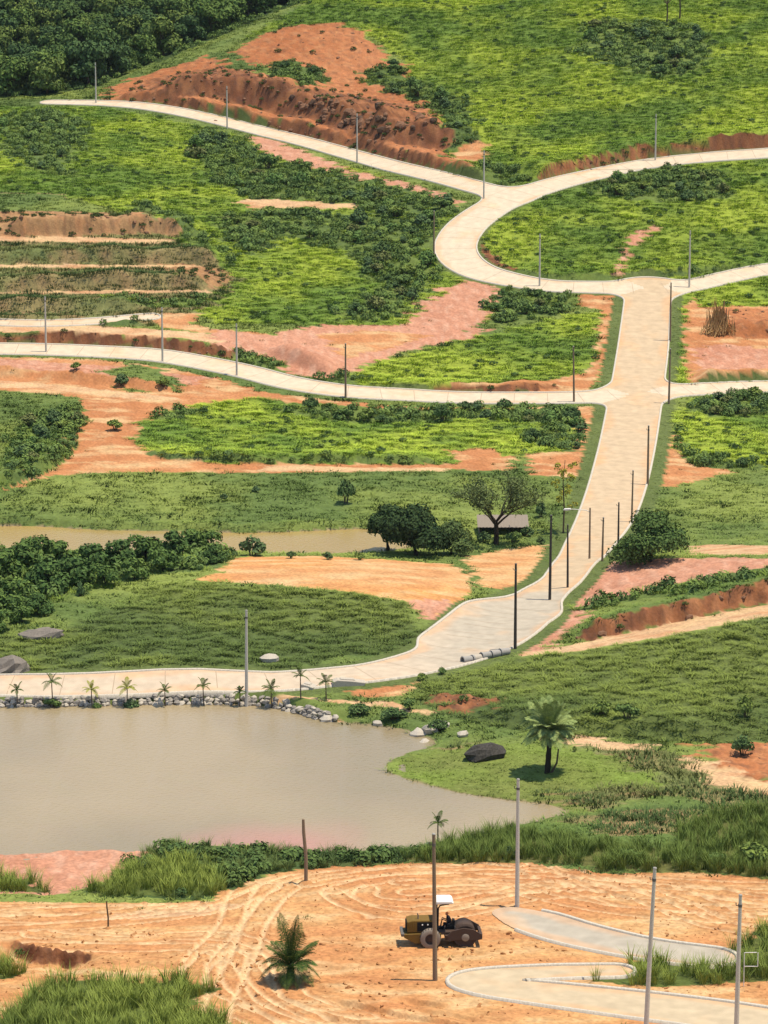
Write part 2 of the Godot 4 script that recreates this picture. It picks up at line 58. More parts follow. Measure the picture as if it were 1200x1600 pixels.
# ground cover: kind, unevenness of the edge, outline
var POLYS := [
	[1, 0.5, PackedFloat32Array([-34.9, 723.5, -19.6, 744.9, -23.7, 904, 137.8, 789.2, 86.5, 482.7, 64.8, 482, 48.3, 479.6, 46.6, 537.2, 26.3, 593.6, 13.4, 604.9, 12.5, 628.3, 6.1, 696.4, -6.3, 721.9, -23.9, 727.7])],
	[1, 0.5, PackedFloat32Array([-121.6, 690.2, -90.2, 682.5, -67.4, 680, -35.5, 657.4, -5.5, 618, 15.3, 574.8, 9.8, 552, 19.2, 537.8, 19.5, 515, 2.3, 509.6, -30.5, 505.7, -34.4, 514.6, -26.8, 535.8, -32.7, 545.9, -42.7, 565.9, -52.7, 580, -65.2, 589.3, -105, 592.8])],
	[1, 0.5, PackedFloat32Array([22.2, 573.7, 33.6, 584.4, 53.1, 600.4, 79.5, 600.1, 106.6, 603.4, 96.6, 543.1, 72.8, 545.5, 47.9, 538.2, 31.2, 538.5, 23.1, 546.1, 19.1, 556.1, 19.5, 567.4])],
	[4, 0.5, PackedFloat32Array([42.6, 539.2, 45.7, 553.1, 48, 561.5, 53.4, 566.9, 53.9, 564.9, 49.7, 559.6, 47.1, 551.2, 44.4, 539])],
	[5, 0.3, PackedFloat32Array([19.2, 558.3, 20.3, 552.8, 23.7, 546, 27.6, 539.9, 27, 538.7, 22.9, 543.1, 19.6, 549.9, 18.5, 555.2])],
	[9, 1, PackedFloat32Array([-179.5, 913.7, -7.9, 900.6, -19.4, 750.5, -34.9, 740.7, -48, 728.9, -61.6, 718.5, -69.7, 704.4, -83, 698.2, -142.5, 719.4])],
	[13, 1.0, PackedFloat32Array([-65.3, 686.7, -66.9, 699.7, -60, 709.2, -47, 713.9, -44.1, 717.3, -36.9, 714.6, -31.7, 722.9, -23.9, 726.7, -12.7, 725.7, -4.7, 719.2, -1.2, 708.3, 1.8, 699.5, 6.1, 694.8, 8.3, 685.7, 5.9, 675.2, 8.8, 669.2, 12.3, 654.8, 12.5, 627.8, 14.1, 610, 19, 593.2, 18.9, 590.3, 6.8, 613.8, -5.6, 635.9, -18.7, 653.2, -36, 666.9, -52.5, 681])],
	[5, 1.2, PackedFloat32Array([-58, 684.6, -58.5, 704.2, -46.5, 706.2, -36.3, 703.5, -25.2, 675.4, -11.8, 672.8, -1.5, 675.8, 8.1, 665.3, 11.2, 632.9, 12.4, 625.5, 0, 631.7, -11.5, 650.7, -25.1, 670.4, -34.4, 678.7, -44.8, 679.5])],
	[0, 1, PackedFloat32Array([-44.1, 717.3, -36.9, 714.6, -30.9, 703.4, -15.2, 692.7, -13.6, 686.9, -25.4, 678.6, -33.8, 699.1])],
	[2, 0.8, PackedFloat32Array([-28.6, 702.7, -24.8, 704.9, -15.3, 696.9, -12.1, 687.7, -17.8, 674.7, -25.4, 678.6])],
	[3, 0.6, PackedFloat32Array([14.3, 623.1, 18.6, 625.6, 22.2, 622.1, 21.4, 612.2, 15.4, 605.1])],
	[2, 1, PackedFloat32Array([-6.1, 694.8, 3.1, 697, 13.4, 677, 19.8, 666.8, 19.6, 636.6, 12.9, 652.1, 8.8, 669.2, 0, 681.6])],
	[2, 0.6, PackedFloat32Array([13, 656.4, 16.8, 636.7, 20.7, 624.8, 16.5, 621.5, 13.8, 624.3])],
	[2, 0.6, PackedFloat32Array([20.1, 607.1, 26.5, 599.5, 30.8, 592.1, 24.8, 589.1, 20.3, 592])],
	[2, 1.5, PackedFloat32Array([53.5, 718.5, 62.3, 710.4, 71.6, 710.8, 76.7, 693, 73.7, 670.7, 63, 666.4, 53.8, 679.8, 45.6, 692.5])],
	[2, 1, PackedFloat32Array([39.7, 588.6, 47.8, 600.8, 61.2, 601.9, 69.6, 594.3, 69.6, 581.8, 59, 578.9, 46.3, 580.8])],
	[4, 0.6, PackedFloat32Array([-31.1, 656, -24.4, 651.8, -13.9, 631, -4.8, 614, 5.3, 598.6, 15.5, 581.6, 15.4, 578.5, 6.5, 590.1, -5.3, 603.5, -13.7, 618.5, -23.8, 632.6, -28.3, 641.5])],
	[2, 1.2, PackedFloat32Array([-43.8, 662, -33.2, 653.7, -28.1, 636.1, -10.9, 616, 5.3, 594.8, 14.7, 576.7, 11.4, 570.3, 0, 576.5, -13.1, 590.5, -26.3, 592.9, -34, 603.5, -42, 633.5])],
	[7, 0.8, PackedFloat32Array([-31.2, 591.7, -23.6, 592.9, -13.1, 589.4, -5.2, 585.5, -5.8, 582.3, -16.8, 585, -25.9, 584.7])],
	[2, 1.2, PackedFloat32Array([-32.8, 580.2, -19.4, 583.4, -5.1, 577.8, 10.1, 572.3, 11.1, 556.8, 6.7, 552.2, 10.9, 543.5, 2.3, 513.6, -8.6, 511.4, -1.2, 538, -7.4, 554.6, -18.8, 565.7, -24.5, 552.2, -31.2, 562.4])],
	[2, 1.2, PackedFloat32Array([-88.4, 669.1, -80.5, 677.2, -70.4, 665.7, -65.4, 644.7, -67.8, 613.2, -62.9, 605.4, -72.4, 606.4, -82.8, 624.6])],
	[2, 0.6, PackedFloat32Array([-51.8, 584.8, -42.7, 566.9, -33.3, 555.5, -27.4, 540.4, -29.5, 553.7, -38, 571.4, -46.8, 586.6])],
	[8, 0.8, PackedFloat32Array([-98.3, 592.4, -78.5, 590.9, -65.3, 590.3, -52.7, 580, -42.7, 565.9, -32.7, 545.9, -26.8, 535.8, -29.9, 515.7, -34.2, 511.6, -40.5, 503.8, -83.8, 500.7])],
	[14, 0.5, PackedFloat32Array([-95.9, 577, -76.7, 576.8, -56.5, 579.4, -46.5, 566.6, -43.9, 565.5, -59.9, 562.2, -93.2, 560.2])],
	[2, 0.25, PackedFloat32Array([-91.5, 549.1, -72.5, 543.6, -54.5, 544.9, -36.4, 546.8, -35.8, 546.1, -54.4, 543.7, -90.5, 543.1])],
	[2, 0.25, PackedFloat32Array([-88.6, 531.1, -70, 524.4, -56.2, 526.3, -31.9, 531, -31.2, 528.3, -58.4, 524.7, -87.6, 524.7])],
	[2, 0.3, PackedFloat32Array([-86.6, 518.4, -68.6, 513, -51.5, 514, -32.5, 521.4, -33.3, 515.5, -51.4, 512.7, -85.7, 512.6])],
	[0, 0.6, PackedFloat32Array([-98.2, 591.3, -78.3, 589.9, -65.3, 589.8, -54.1, 581.6, -56.5, 579.4, -76.8, 577.6, -96, 577.9])],
	[14, 0.6, PackedFloat32Array([-42.4, 544.4, -35.2, 545.5, -28.2, 540.3, -29.9, 527.2, -35.2, 527.5])],
	[7, 0.3, PackedFloat32Array([-93.2, 559.8, -74.7, 560.7, -56.2, 562.3, -39.9, 562, -43.5, 559.3, -74.3, 557.7, -92.7, 556.8])],
	[7, 0.25, PackedFloat32Array([-90.3, 541.4, -72.3, 541.8, -54.3, 543.1, -33.9, 544.8, -32.6, 543.7, -54.1, 540.4, -89.9, 538.8])],
	[7, 0.25, PackedFloat32Array([-87.3, 523, -69.8, 522.7, -52.6, 524.8, -31.7, 527.1, -31.6, 525.1, -52.4, 522.7, -87, 520.9])],
	[3, 0.4, PackedFloat32Array([-40.7, 506.7, -39.3, 511.3, -32.5, 512.1, -33.8, 505.3, -30.3, 503.2, -20.2, 501.9, -22.2, 498.1, -39.3, 503.1])],
	[7, 0.4, PackedFloat32Array([-83.9, 501.5, -67.3, 502.4, -50.5, 503.2, -33.5, 500.7, -17.7, 495.2, -17.5, 489, -32.9, 490.6, -49.5, 492.5, -83.1, 496])],
	[4, 1, PackedFloat32Array([2, 508.8, 4.6, 518, 9.7, 532.8, 15, 540.2, 21.1, 537.7, 19.5, 515, 15.9, 508.4, 10.2, 505.3, 4.5, 505.4])],
	[2, 0.8, PackedFloat32Array([21, 537, 29.7, 533.7, 36.5, 529.2, 34.9, 522.4, 27.6, 514.9, 18.9, 513])],
	[4, 0.6, PackedFloat32Array([-30.3, 503.2, -20.1, 501.2, -11.3, 508.5, 2.3, 510.4, 11.3, 506.9, 18.8, 509.6, 15.8, 504.6, 4.4, 497.2, -4.3, 485.3, -10.2, 477.7, -16.1, 479.7, -21.7, 486.2, -28.4, 488.1])],
	[3, 0.5, PackedFloat32Array([-11.2, 503.5, 0, 507.4, 9, 505.2, 0, 496.6, -6.6, 490.9])],
	[1, 0.6, PackedFloat32Array([-5.6, 481.4, 0, 490.7, 8.9, 498.8, 18.1, 506.6, 27.5, 513.7, 35.3, 519.3, 39.4, 519.3, 37.6, 507.1, 36.1, 492.8, 33, 484.1, 21.3, 475.9, 9.6, 475.3, 0, 474.7, -4.8, 476.2])],
	[2, 0.5, PackedFloat32Array([-25.2, 490.7, -21.9, 490.9, -16.2, 483.5, -18.3, 479.9, -24.4, 485.7])],
	[2, 0.5, PackedFloat32Array([-10.2, 477.7, -6.5, 482.2, -4.3, 476.4, -7.4, 472.5])],
	[3, 0.4, PackedFloat32Array([36, 530.6, 42.3, 530.6, 42.2, 522.4, 39.6, 503.4, 36.8, 484.1, 33.5, 474.1, 9.6, 474.3, 5.3, 475, 26.8, 479.7, 34.2, 485.8, 36.1, 492.8, 37.8, 507.1, 39.7, 517.8, 39, 521.6, 35.6, 523.2])],
	[3, 0.4, PackedFloat32Array([56.4, 529.7, 57.7, 523.2, 63.1, 524.3, 85.5, 525.4, 78.8, 482.2, 52.1, 479.5, 51, 487.1, 54, 515.4])],
	[4, 0.6, PackedFloat32Array([53.5, 499.2, 59.6, 503.3, 67.1, 500.8, 81.6, 500.2, 80, 489.9, 65.8, 490.3, 54.4, 486.4])],
	[13, 0.6, PackedFloat32Array([61.8, 522.7, 85.3, 524, 82.6, 506.5, 67.8, 506, 60.5, 506.6])],
	[3, 0.5, PackedFloat32Array([-80.9, 482.8, -65, 484.6, -48.7, 483.7, -37.6, 479.9, -26.5, 473.6, -18.8, 467.2, -8.4, 466.2, 4.2, 465.4, 34.4, 465.4, 35.7, 456.8, 32.4, 430.5, 28.8, 418.5, 21.2, 419.2, 22.4, 433.7, 9.5, 421.2, -18.8, 417.2, -39.2, 414.8, -46.9, 412, -54.5, 403.1, -67.3, 398])],
	[4, 0.6, PackedFloat32Array([-80.7, 481.2, -64.8, 483, -42.9, 479.4, -28.6, 474, -31.6, 469.7, -41.9, 468.1, -63.3, 471.1, -79.2, 471.6])],
	[7, 0.3, PackedFloat32Array([-78.6, 468.4, -62.9, 468.6, -53.3, 467.1, -41.6, 463.8, -32.1, 461.5, -36, 458.5, -46.5, 461.5, -56.2, 464.3, -78, 464.4])],
	[7, 0.3, PackedFloat32Array([-16.1, 421.5, -3.8, 421.8, 10, 423.6, 10, 421.2, -18.8, 417.9])],
	[0, 0.6, PackedFloat32Array([-47.1, 473.3, -43.1, 481.7, -36.9, 477.6, -32.6, 469.2, -34.3, 464.5, -41.6, 464.6, -46.1, 467.6])],
	[0, 0.6, PackedFloat32Array([-77.6, 462.1, -62.2, 462.9, -50.5, 460.2, -48, 455.7, -46.7, 440.8, -48.2, 420.5, -51.6, 409.7, -54.8, 405.2, -68.2, 403.6])],
	[2, 0.6, PackedFloat32Array([-54.2, 447.1, -48.4, 454.9, -46.7, 440.8, -48.3, 421.1, -52.5, 408.8, -55.1, 408.3, -56.3, 431.6])],
	[1, 0.6, PackedFloat32Array([-37.7, 432.1, -38.1, 444.4, -30.8, 458, -20.8, 464.6, -4.1, 460.1, 10.4, 463.7, 26, 463.3, 31.4, 458.9, 31.5, 445.6, 29.3, 434.9, 22.4, 433.7, 9.6, 425.5, -9.5, 423.1, -23.7, 421.3, -33.4, 423.6])],
	[2, 0.6, PackedFloat32Array([-17.5, 457.9, -12.5, 463.6, 2.1, 462.4, 14.6, 465.7, 31.2, 463.1, 31.5, 445.6, 29.3, 434.9, 23.1, 436.4, 22, 445.4, 25.5, 453.7, 14.4, 457, 0, 452.1, -10.2, 453.3])],
	[2, 0.5, PackedFloat32Array([-38.1, 447.3, -31.7, 456.2, -27.6, 455.6, -33.2, 448.2])],
	[3, 0.5, PackedFloat32Array([10.2, 434, 15.7, 436.1, 19.3, 429.8, 19, 421.8, 11.4, 421.3])],
	[0, 0.5, PackedFloat32Array([-67.3, 397.4, -54.5, 402.6, -47.4, 412.6, 9.5, 420.4, 21.6, 417.7, 31, 417.6, 27.4, 398.7, 20.9, 385.7, 8.6, 379, -8.7, 386.7, -52.7, 389.1, -65.8, 388.5])],
	[0, 0.5, PackedFloat32Array([38.3, 414.1, 41.6, 420.2, 76.2, 423, 62.2, 343.6, 32, 353.2, 30.4, 373.2])],
	[3, 0.5, PackedFloat32Array([40.2, 414.4, 43.3, 442.5, 45.6, 451.4, 46.7, 436.9, 52.3, 426.1, 47.3, 420.2, 42.1, 414.7])],
	[1, 0.6, PackedFloat32Array([46.8, 463.9, 52.9, 472.1, 64.3, 478.1, 86, 479.8, 77, 427.4, 57.7, 426.9, 48.2, 428, 45.4, 438.7])],
	[2, 0.5, PackedFloat32Array([47.9, 464.1, 54.2, 473.9, 64.4, 478.9, 62.3, 462.5, 53.8, 461])],
	[2, 0.5, PackedFloat32Array([46, 455.6, 46.7, 436.9, 58.2, 430.9, 57.7, 426.9, 47.1, 427.1, 44.9, 438.6])],
	[7, 0.4, PackedFloat32Array([40.2, 373.8, 44.6, 372.4, 49.6, 365.3, 59.6, 361.1, 57.6, 348.5, 44, 353.6, 38.5, 358])],
	[2, 0.8, PackedFloat32Array([-63.5, 374.2, -50.7, 373.5, -37.5, 368.5, -23.2, 379.2, -19.8, 364.2, -21.4, 349.9, -31.3, 345.4, -37.9, 333.9, -44.2, 324, -55, 322.6])],
	[15, 0.3, PackedFloat32Array([-23.8, 344, -20.4, 346.7, -19.4, 364.2, -8.3, 366.4, 0, 362.9, 8.2, 361.1, 10.3, 356, 10.8, 344.4, 8.8, 335.8, 6.7, 329.2, 4.5, 331, 2.3, 335.2, -3.1, 337, -9.2, 339.6, -17, 341.3])],
	[4, 0.5, PackedFloat32Array([2.4, 335, 7.7, 337.9, 8.5, 334.9, 6.7, 328.7, 4.5, 329.3])],
	[15, 0.4, PackedFloat32Array([10.1, 366.9, 15.3, 375.6, 21.6, 379.6, 21.1, 362, 19.1, 351.1, 14.9, 346.3, 11.1, 345.9, 11.1, 356.3])],
	[12, 0.6, PackedFloat32Array([-54.1, 317.3, -44.2, 324, -37.9, 333.9, -23.3, 342.1, -9.2, 339, 2.3, 335, 3.3, 326.7, 5.9, 323.4, 0, 314.8, -13.9, 305.7, -41.6, 303.9, -52, 304.4])],
	[0, 0.8, PackedFloat32Array([-44.2, 324, -38.7, 334, -30.7, 337.9, -26.7, 335.8, -33.3, 326, -39.3, 319.7, -43.3, 317.4])],
	[4, 0.5, PackedFloat32Array([24.9, 360.1, 32.3, 356.8, 56.7, 343.1, 55.2, 334, 44.4, 338.3, 35.3, 338.4, 24.8, 336.5, 22.6, 325.7, 19.4, 315.3, 15.1, 312.6, 16.7, 319.7, 21.8, 343.3])],
	[2, 0.5, PackedFloat32Array([23.3, 336.6, 34.6, 339.1, 46.2, 339.9, 56.9, 344.4, 55.6, 336.3, 43.8, 321.9, 30.4, 335.1, 22.3, 333.2])],
	[7, 0.3, PackedFloat32Array([15.1, 313.3, 21.5, 315.2, 32.4, 316.8, 43.5, 319.2, 55.1, 324.1, 54.1, 317.7, 42.7, 313.2, 31.9, 311.3, 21.3, 311.2, 15.6, 311])],
	[12, 0.6, PackedFloat32Array([2.4, 296.1, 4.1, 301.6, 8.4, 306.4, 14.1, 310.2, 21.2, 310.6, 31.8, 310.7, 42.6, 312.7, 53.8, 316.2, 46.7, 271.9, 37.6, 273.6, 28.3, 275, 19.2, 279.1, 11.7, 283.1, 6.6, 288.8])],
	[5, 0.8, PackedFloat32Array([5.4, 295.8, 8.8, 296.7, 11, 292.6, 10.2, 287.4, 6.6, 290.4])],
	[3, 0.4, PackedFloat32Array([-6.8, 299.2, -2.7, 300.2, 1.4, 301.1, 4.5, 303.6, 2.7, 298.4, 1.3, 295.5, -2.7, 295.9])],
	[7, 0.3, PackedFloat32Array([-50.6, 295.4, -40.4, 295.3, -27, 295.3, -13.5, 295.3, -6.8, 295.9, 0, 294.1, 5.3, 289.7, 4, 289, -2.7, 293.8, -13.5, 294.8, -40.4, 294.9, -50.4, 294.3])],
	[10, 0.5, PackedFloat32Array([.2, 271.3, 2.5, 275.1, 5.7, 277.2, 12.7, 276.7, 21.8, 271.3, 26.6, 259.9, 17.5, 254.2, 10.7, 257.8, 5.4, 262.4, 1.2, 267.5])],
	[8, 1, PackedFloat32Array([3.8, 276.6, 6.3, 277.2, 10.2, 277.2, 7.6, 275])],
	[8, 1.2, PackedFloat32Array([15.5, 260, 21.6, 261.7, 26.2, 259.6, 19.9, 254.8, 16.5, 255.8])],
	[8, 0.6, PackedFloat32Array([15.9, 278.6, 22.2, 277.2, 29.7, 270.1, 35.8, 260.2, 43.8, 254.3, 42.5, 246.1, 29.1, 253.3, 26.4, 261, 21.8, 271.3])],
	[7, 0.8, PackedFloat32Array([17.6, 278.9, 22.2, 277.2, 26.9, 273, 25, 272.3, 18.9, 275.2])],
	[7, 0.8, PackedFloat32Array([27.9, 270.3, 32.4, 266.8, 36.1, 262.3, 43, 256.5, 42.5, 253.4, 35.5, 257.5, 30.1, 262.7])],
	[13, 0.8, PackedFloat32Array([30.4, 273.3, 33.9, 274.1, 45.7, 273.3, 43.6, 260.3, 35.9, 260.8, 32.3, 266.1])],
	[8, 0.8, PackedFloat32Array([17.4, 252.6, 23.3, 253.9, 29.1, 252.9, 27.1, 244.9, 19.6, 243.4])],
	[11, 0.5, PackedFloat32Array([24.8, 238.8, 27.3, 247, 31.7, 250.9, 46.7, 254.1, 42.2, 228.2, 32, 230.8, 25.8, 233, 18.8, 233.2, 13.6, 236.6, 2.2, 237.1, 5.6, 244.6, 10.9, 248.6, 14.6, 244.6])],
	[4, 0.4, PackedFloat32Array([-44.1, 242.3, -33.6, 243, -27, 243.8, -21.1, 244.6, -19.4, 244, -21.9, 237.1, -24.1, 231.9, -25.9, 228.8, -31.7, 228.3, -41.8, 228.7])],
	[17, 0.4, PackedFloat32Array([-24.5, 228.4, -22.4, 237.2, -19.7, 244, -15.2, 243.6, -6.6, 240.3, 2.2, 241.6, 2.2, 237.4, -3.2, 234.6, -8.6, 232.8, -12.2, 229, -14.6, 226.2])],
	[11, 0.4, PackedFloat32Array([-24.5, 228.2, -22.7, 234.4, -20.3, 237.4, -14.8, 237, -13.4, 226.9])],
	[11, 0.4, PackedFloat32Array([-42.8, 234.4, -32.5, 234.4, -30.1, 233, -28.1, 230.4, -28.1, 229, -41.8, 229.1])],
	[16, 0.3, PackedFloat32Array([-44.5, 226.5, -31.4, 226.1, -14.1, 225.6, -11.7, 230.2, -8.6, 232.8, -2.2, 235, 2.2, 236.8, 12.5, 236.5, 18.3, 232.6, 25.8, 232.8, 32, 230.6, 44.6, 227.3, 36, 170.2, -40, 170.1])],
	[7, 0.6, PackedFloat32Array([-24, 220.4, -17.4, 221.5, -11.4, 223.2, -14, 224.6, -20.6, 222.9])],
	[11, 0.4, PackedFloat32Array([-34, 170, -31.3, 191.9, -26.4, 197, -25.2, 204.6, -22.8, 206.1, -19, 204.4, -14.3, 205.1, -13.1, 202.7, -14.1, 198.7, -12.3, 195.8, -8.9, 191.2, -7.2, 170.1])],
	[11, 0.3, PackedFloat32Array([15.5, 204.6, 17.4, 208.5, 24.5, 211.1, 27.2, 213.1, 30.2, 217.4, 38.6, 222.3, 35.8, 205.4, 28.6, 204.8, 21.3, 203.3])],
	[11, 0.3, PackedFloat32Array([-34, 208.9, -29, 211.5, -27.7, 206.5, -33.2, 204])],
]
var TRACKS := [
	PackedFloat32Array([-12, 193.9, -12, 195.6, -12, 198.1, -11.9, 200.5, -11.7, 202.5, -11.5, 204.5, -11.3, 206.6, -11.1, 208.7, -10.8, 210.8, -10.6, 212.9, -10.5, 215.1, -10.4, 217.2, -10.2, 219.4, -9.8, 221.6, -9.4, 223.9, -8.9, 225.9, -8.2, 227.7, -7.4, 229.3, -6.4, 230.6, -5.2, 231.4, -3.8, 232, -2.1, 232.5, -.2, 233.1, 2.1, 233.7, 4.3, 234, 6.7, 233.8, 9.1, 233.4, 10.8, 233.1]),
	PackedFloat32Array([-15, 193.9, -14.5, 195.6, -14.1, 198.1, -13.9, 200.6, -13.9, 202.7, -14.1, 204.8, -14.3, 206.9, -14.4, 209, -14.1, 211.1, -13.6, 213.1, -13, 215.2, -12.5, 217.4, -12.2, 219.6, -12, 222, -12, 224.5, -11.8, 226.9, -11.3, 229.1, -10.2, 231.1, -8.5, 232.7, -6.4, 233.6, -4.5, 234, -2.7, 234.4, -.7, 235.3, 1.6, 236.3, 4.2, 237.1, 7.1, 237.1, 9.7, 236.7, 11.3, 236]),
	PackedFloat32Array([-5.4, 194.7, -6.1, 195.3, -6.9, 196.3, -7.8, 197.5, -8.6, 198.9, -9.4, 200.4, -10.1, 201.9, -10.7, 203.5, -11.1, 205, -11.4, 206.6, -11.5, 208.3, -11.4, 210.1, -11.3, 211.3]),
	PackedFloat32Array([-7.7, 192.6, -7.9, 193.6, -8.6, 195, -9.5, 196.4, -10.6, 197.8, -11.8, 199.2, -13, 200.8, -13.8, 202.4, -14.3, 204.2, -14.4, 206.3, -14, 208.4, -13.5, 210.2, -13.3, 211.5]),
	PackedFloat32Array([-4.2, 227.3, -3.2, 228.2, -1.7, 229.5, 0, 230.6, 2, 231.3, 4.2, 231.7, 6.4, 231.8, 8.7, 231.8, 10.9, 231.5, 13.3, 231, 15.8, 230.3, 18.3, 229.4, 21.1, 228.5, 24.7, 227.5, 28.6, 226.6, 31.3, 225.9]),
	PackedFloat32Array([-6.3, 229.4, -4.9, 230.1, -3, 231.3, -.9, 232.5, 1.4, 233.4, 3.8, 234.3, 6.4, 234.9, 8.9, 235.1, 11.5, 234.7, 14, 233.9, 16.5, 232.7, 19, 231.5, 21.7, 230.5, 25.3, 229.7, 29.2, 229.1, 32.1, 228.9]),
	PackedFloat32Array([-4.2, 226.9, -3.9, 226.1, -3.5, 225, -2.8, 223.9, -1.8, 222.7, -.5, 221.6, 1, 220.9, 2.7, 220.7, 4.5, 220.9, 6.2, 221.5, 7.6, 222.5, 8.9, 223.8, 10.4, 224.9, 12, 225.8, 13.7, 226.4, 15.7, 226.7, 18.1, 226.8, 20.8, 226.5, 23.5, 225.9, 26.3, 224.8, 29, 223.4, 30.9, 222.4]),
	PackedFloat32Array([-1.4, 227.8, -1.5, 226.9, -1.6, 225.9, -1.2, 225.1, -.3, 224.4, 1, 223.9, 1.9, 223.9, 2.7, 224.1, 3.8, 224.2, 4.8, 224.1, 6, 224.4, 7.5, 225.4, 9.3, 226.6, 11.1, 227.8, 13, 229, 15.5, 229.8, 18.3, 230.1, 21.4, 229.7, 24.4, 228.7, 27.3, 227.1, 30, 225.3, 31.8, 224.2]),
	PackedFloat32Array([2.1, 227, 3.2, 227.3, 4.8, 227.6, 6.3, 227.9, 7.7, 228, 9.1, 228, 10.5, 227.6, 12.1, 226.7, 13.8, 225.3, 15.6, 224.1, 17, 223.2, 18.5, 222.5, 20.5, 221.7, 23.8, 220.7, 27.7, 219.7, 30.4, 219.1]),
	PackedFloat32Array([1.4, 229.9, 2.6, 229.7, 4.3, 229.8, 6.1, 229.9, 7.6, 230.2, 9.4, 230.6, 11.7, 230.5, 14, 229.4, 15.8, 228, 17.2, 226.6, 18.3, 225.4, 19.4, 224.4, 21.1, 223.6, 24.4, 222.9, 28.3, 222.3, 31.2, 222.1]),
	PackedFloat32Array([-30.4, 218.7, -28.9, 218.8, -26.7, 219.1, -24.4, 219.5, -22.2, 220.1, -20, 220.8, -17.9, 221.5, -16.1, 222.2, -14.4, 222.9, -12.9, 223.9, -11.6, 225.5, -10.3, 227.3, -9.5, 228.6]),
	PackedFloat32Array([-30.7, 221.6, -29.2, 221.4, -27, 221.2, -24.8, 221.5, -22.8, 222.2, -20.9, 223.3, -19, 224.4, -17.4, 225.3, -16, 225.8, -14.9, 226.1, -13.6, 227, -12.1, 228.5, -11.2, 229.7]),
	PackedFloat32Array([-27.9, 214.5, -25.7, 214.2, -22.6, 213.8, -19.8, 213.5, -17.9, 213.5, -16.3, 213.7, -14.9, 213.5, -13.3, 212.7, -11.9, 211.5, -10.7, 209.7, -9.9, 206.9, -9.3, 203.5, -8.4, 200.4, -6.8, 198.1, -5, 196.1, -3.6, 194.7]),
	PackedFloat32Array([-27.5, 217.4, -25.3, 216.7, -22.3, 215.9, -19.7, 215.5, -18.1, 215.8, -16.3, 216.4, -13.9, 216.4, -11.5, 215.5, -9.4, 213.7, -8, 210.9, -7.4, 207.5, -7.2, 204, -6.5, 201.3, -5.1, 199.4, -3, 197.9, -1.4, 196.9]),
	PackedFloat32Array([-31, 222.9, -29, 223.2, -26.2, 223.6, -23.3, 223.9, -20.4, 223.9, -17.6, 223.8, -15.5, 223.7]),
	PackedFloat32Array([-31.4, 225.9, -29.3, 225.7, -26.4, 225.8, -23.4, 225.9, -20.4, 226.1, -17.5, 226.5, -15.4, 226.8]),
	PackedFloat32Array([12.4, 233.4, 13.2, 232.4, 14.5, 230.9, 15.9, 229.5, 17.5, 228.3, 19.2, 227.3, 20.9, 225.9, 22.4, 223.7, 23.9, 221.2, 25.4, 219.2, 27.1, 217.9, 28.9, 217.1, 30.1, 216.6]),
	PackedFloat32Array([14.7, 235.3, 15.2, 234, 16.1, 232.3, 17.2, 231, 18.7, 230.2, 20.8, 229.4, 23.2, 227.9, 25.2, 225.5, 26.7, 223, 27.5, 221.2, 28.4, 220.1, 29.7, 219.1, 30.9, 218.5]),
]
# poles: x, d, height, lean, material, label
var POLES := [
	[3.81, 205.02, 11.27, -.14, "pole_brown", "tall weathered pole standing in front of the road roller"],
	[10.74, 223.22, 10.59, 0, "pole_pale", "tall pale pole where the unfinished grey lane ends behind the roller"],
	[18.46, 193.63, 11.87, .45, "pole_pale", "slightly leaning pole at bottom edge, left end of the tall grass strip"],
	[24.58, 191.58, 10.44, .09, "pole_pale", "grey pole in the bottom right corner beside a small white frame"],
	[-14.49, 295.3, 10.54, .07, "pole_pale", "pale pole rising from the row of young palms on the lake road"],
	[14.74, 315.95, 9.71, 0, "pole_dark", "dark pole at the bend of the street above the grassy bank"],
	[20.1, 342.04, 10.56, .08, "pole_dark", "dark pole on the right kerb where grey and cream slabs meet"],
	[22.54, 346.32, 7.97, -.08, "pole_dark", "thin dark pole just uphill of the seam between grey and cream slabs"],
	[27.84, 360.68, 5.64, .08, "pole_brown", "short thin brown post immediately left of the bushy roadside tree"],
	[31.34, 378.64, 5.65, 0, "pole_dark", "dark post with its foot behind the bushy roadside tree"],
	[34.38, 393.39, 7.22, .09, "pole_brown", "brown post on the right kerb just uphill of the bushy roadside tree"],
	[38.55, 415.28, 8.74, 0, "pole_brown", "brown pole on the right kerb below the lower crossroads"],
	[46.68, 467.85, 9.05, .1, "pole_brown", "pole at the right corner of the lower crossroads"],
	[50.24, 503.22, 10.27, 0, "pole_brown", "pole on the right kerb midway between the two crossroads"],
	[31.18, 468.36, 9.27, -.21, "pole_brown", "pole at the left corner of the lower crossroads"],
	[-6.29, 467.95, 8.94, 0, "pole_brown", "pole on the left street beside the lower tip of the pink cut"],
	[-24.51, 476.16, 8.76, 0, "pole_pale", "pale pole on the left street where the brown cut bank ends"],
	[-37.37, 483.02, 9.21, 0, "pole_pale", "pale pole on the left street, second from the photo edge"],
	[-57.56, 487.78, 9.52, 0, "pole_pale", "pale pole on the left street nearest to the left photo edge"],
	[28.95, 535.15, 9.8, 0, "pole_pale", "pole at the foot of the green block inside the switchback, left one"],
	[56.78, 534.74, 10.64, 0, "pole_pale", "pole at the right corner of the upper crossroads"],
	[9.53, 550, 9.43, 0, "pole_brown", "pole on the outer left side of the switchback bend"],
	[20.09, 581.62, 9.67, 0, "pole_pale", "pole at the fork of the two uppermost roads"],
	[-5.79, 623.46, 10.49, 0, "pole_pale", "pole on the upper left road below the broken rock face"],
	[-35.68, 660.47, 9.46, 0, "pole_pale", "pole on the upper left road, middle of its three poles"],
	[-67.8, 684.4, 9.48, 0, "pole_pale", "white pole at the far upper left end of the road by the forest"],
	[56.7, 605.39, 9.64, 0, "pole_pale", "white pole on the upper right road against the dark cut bank"],
]
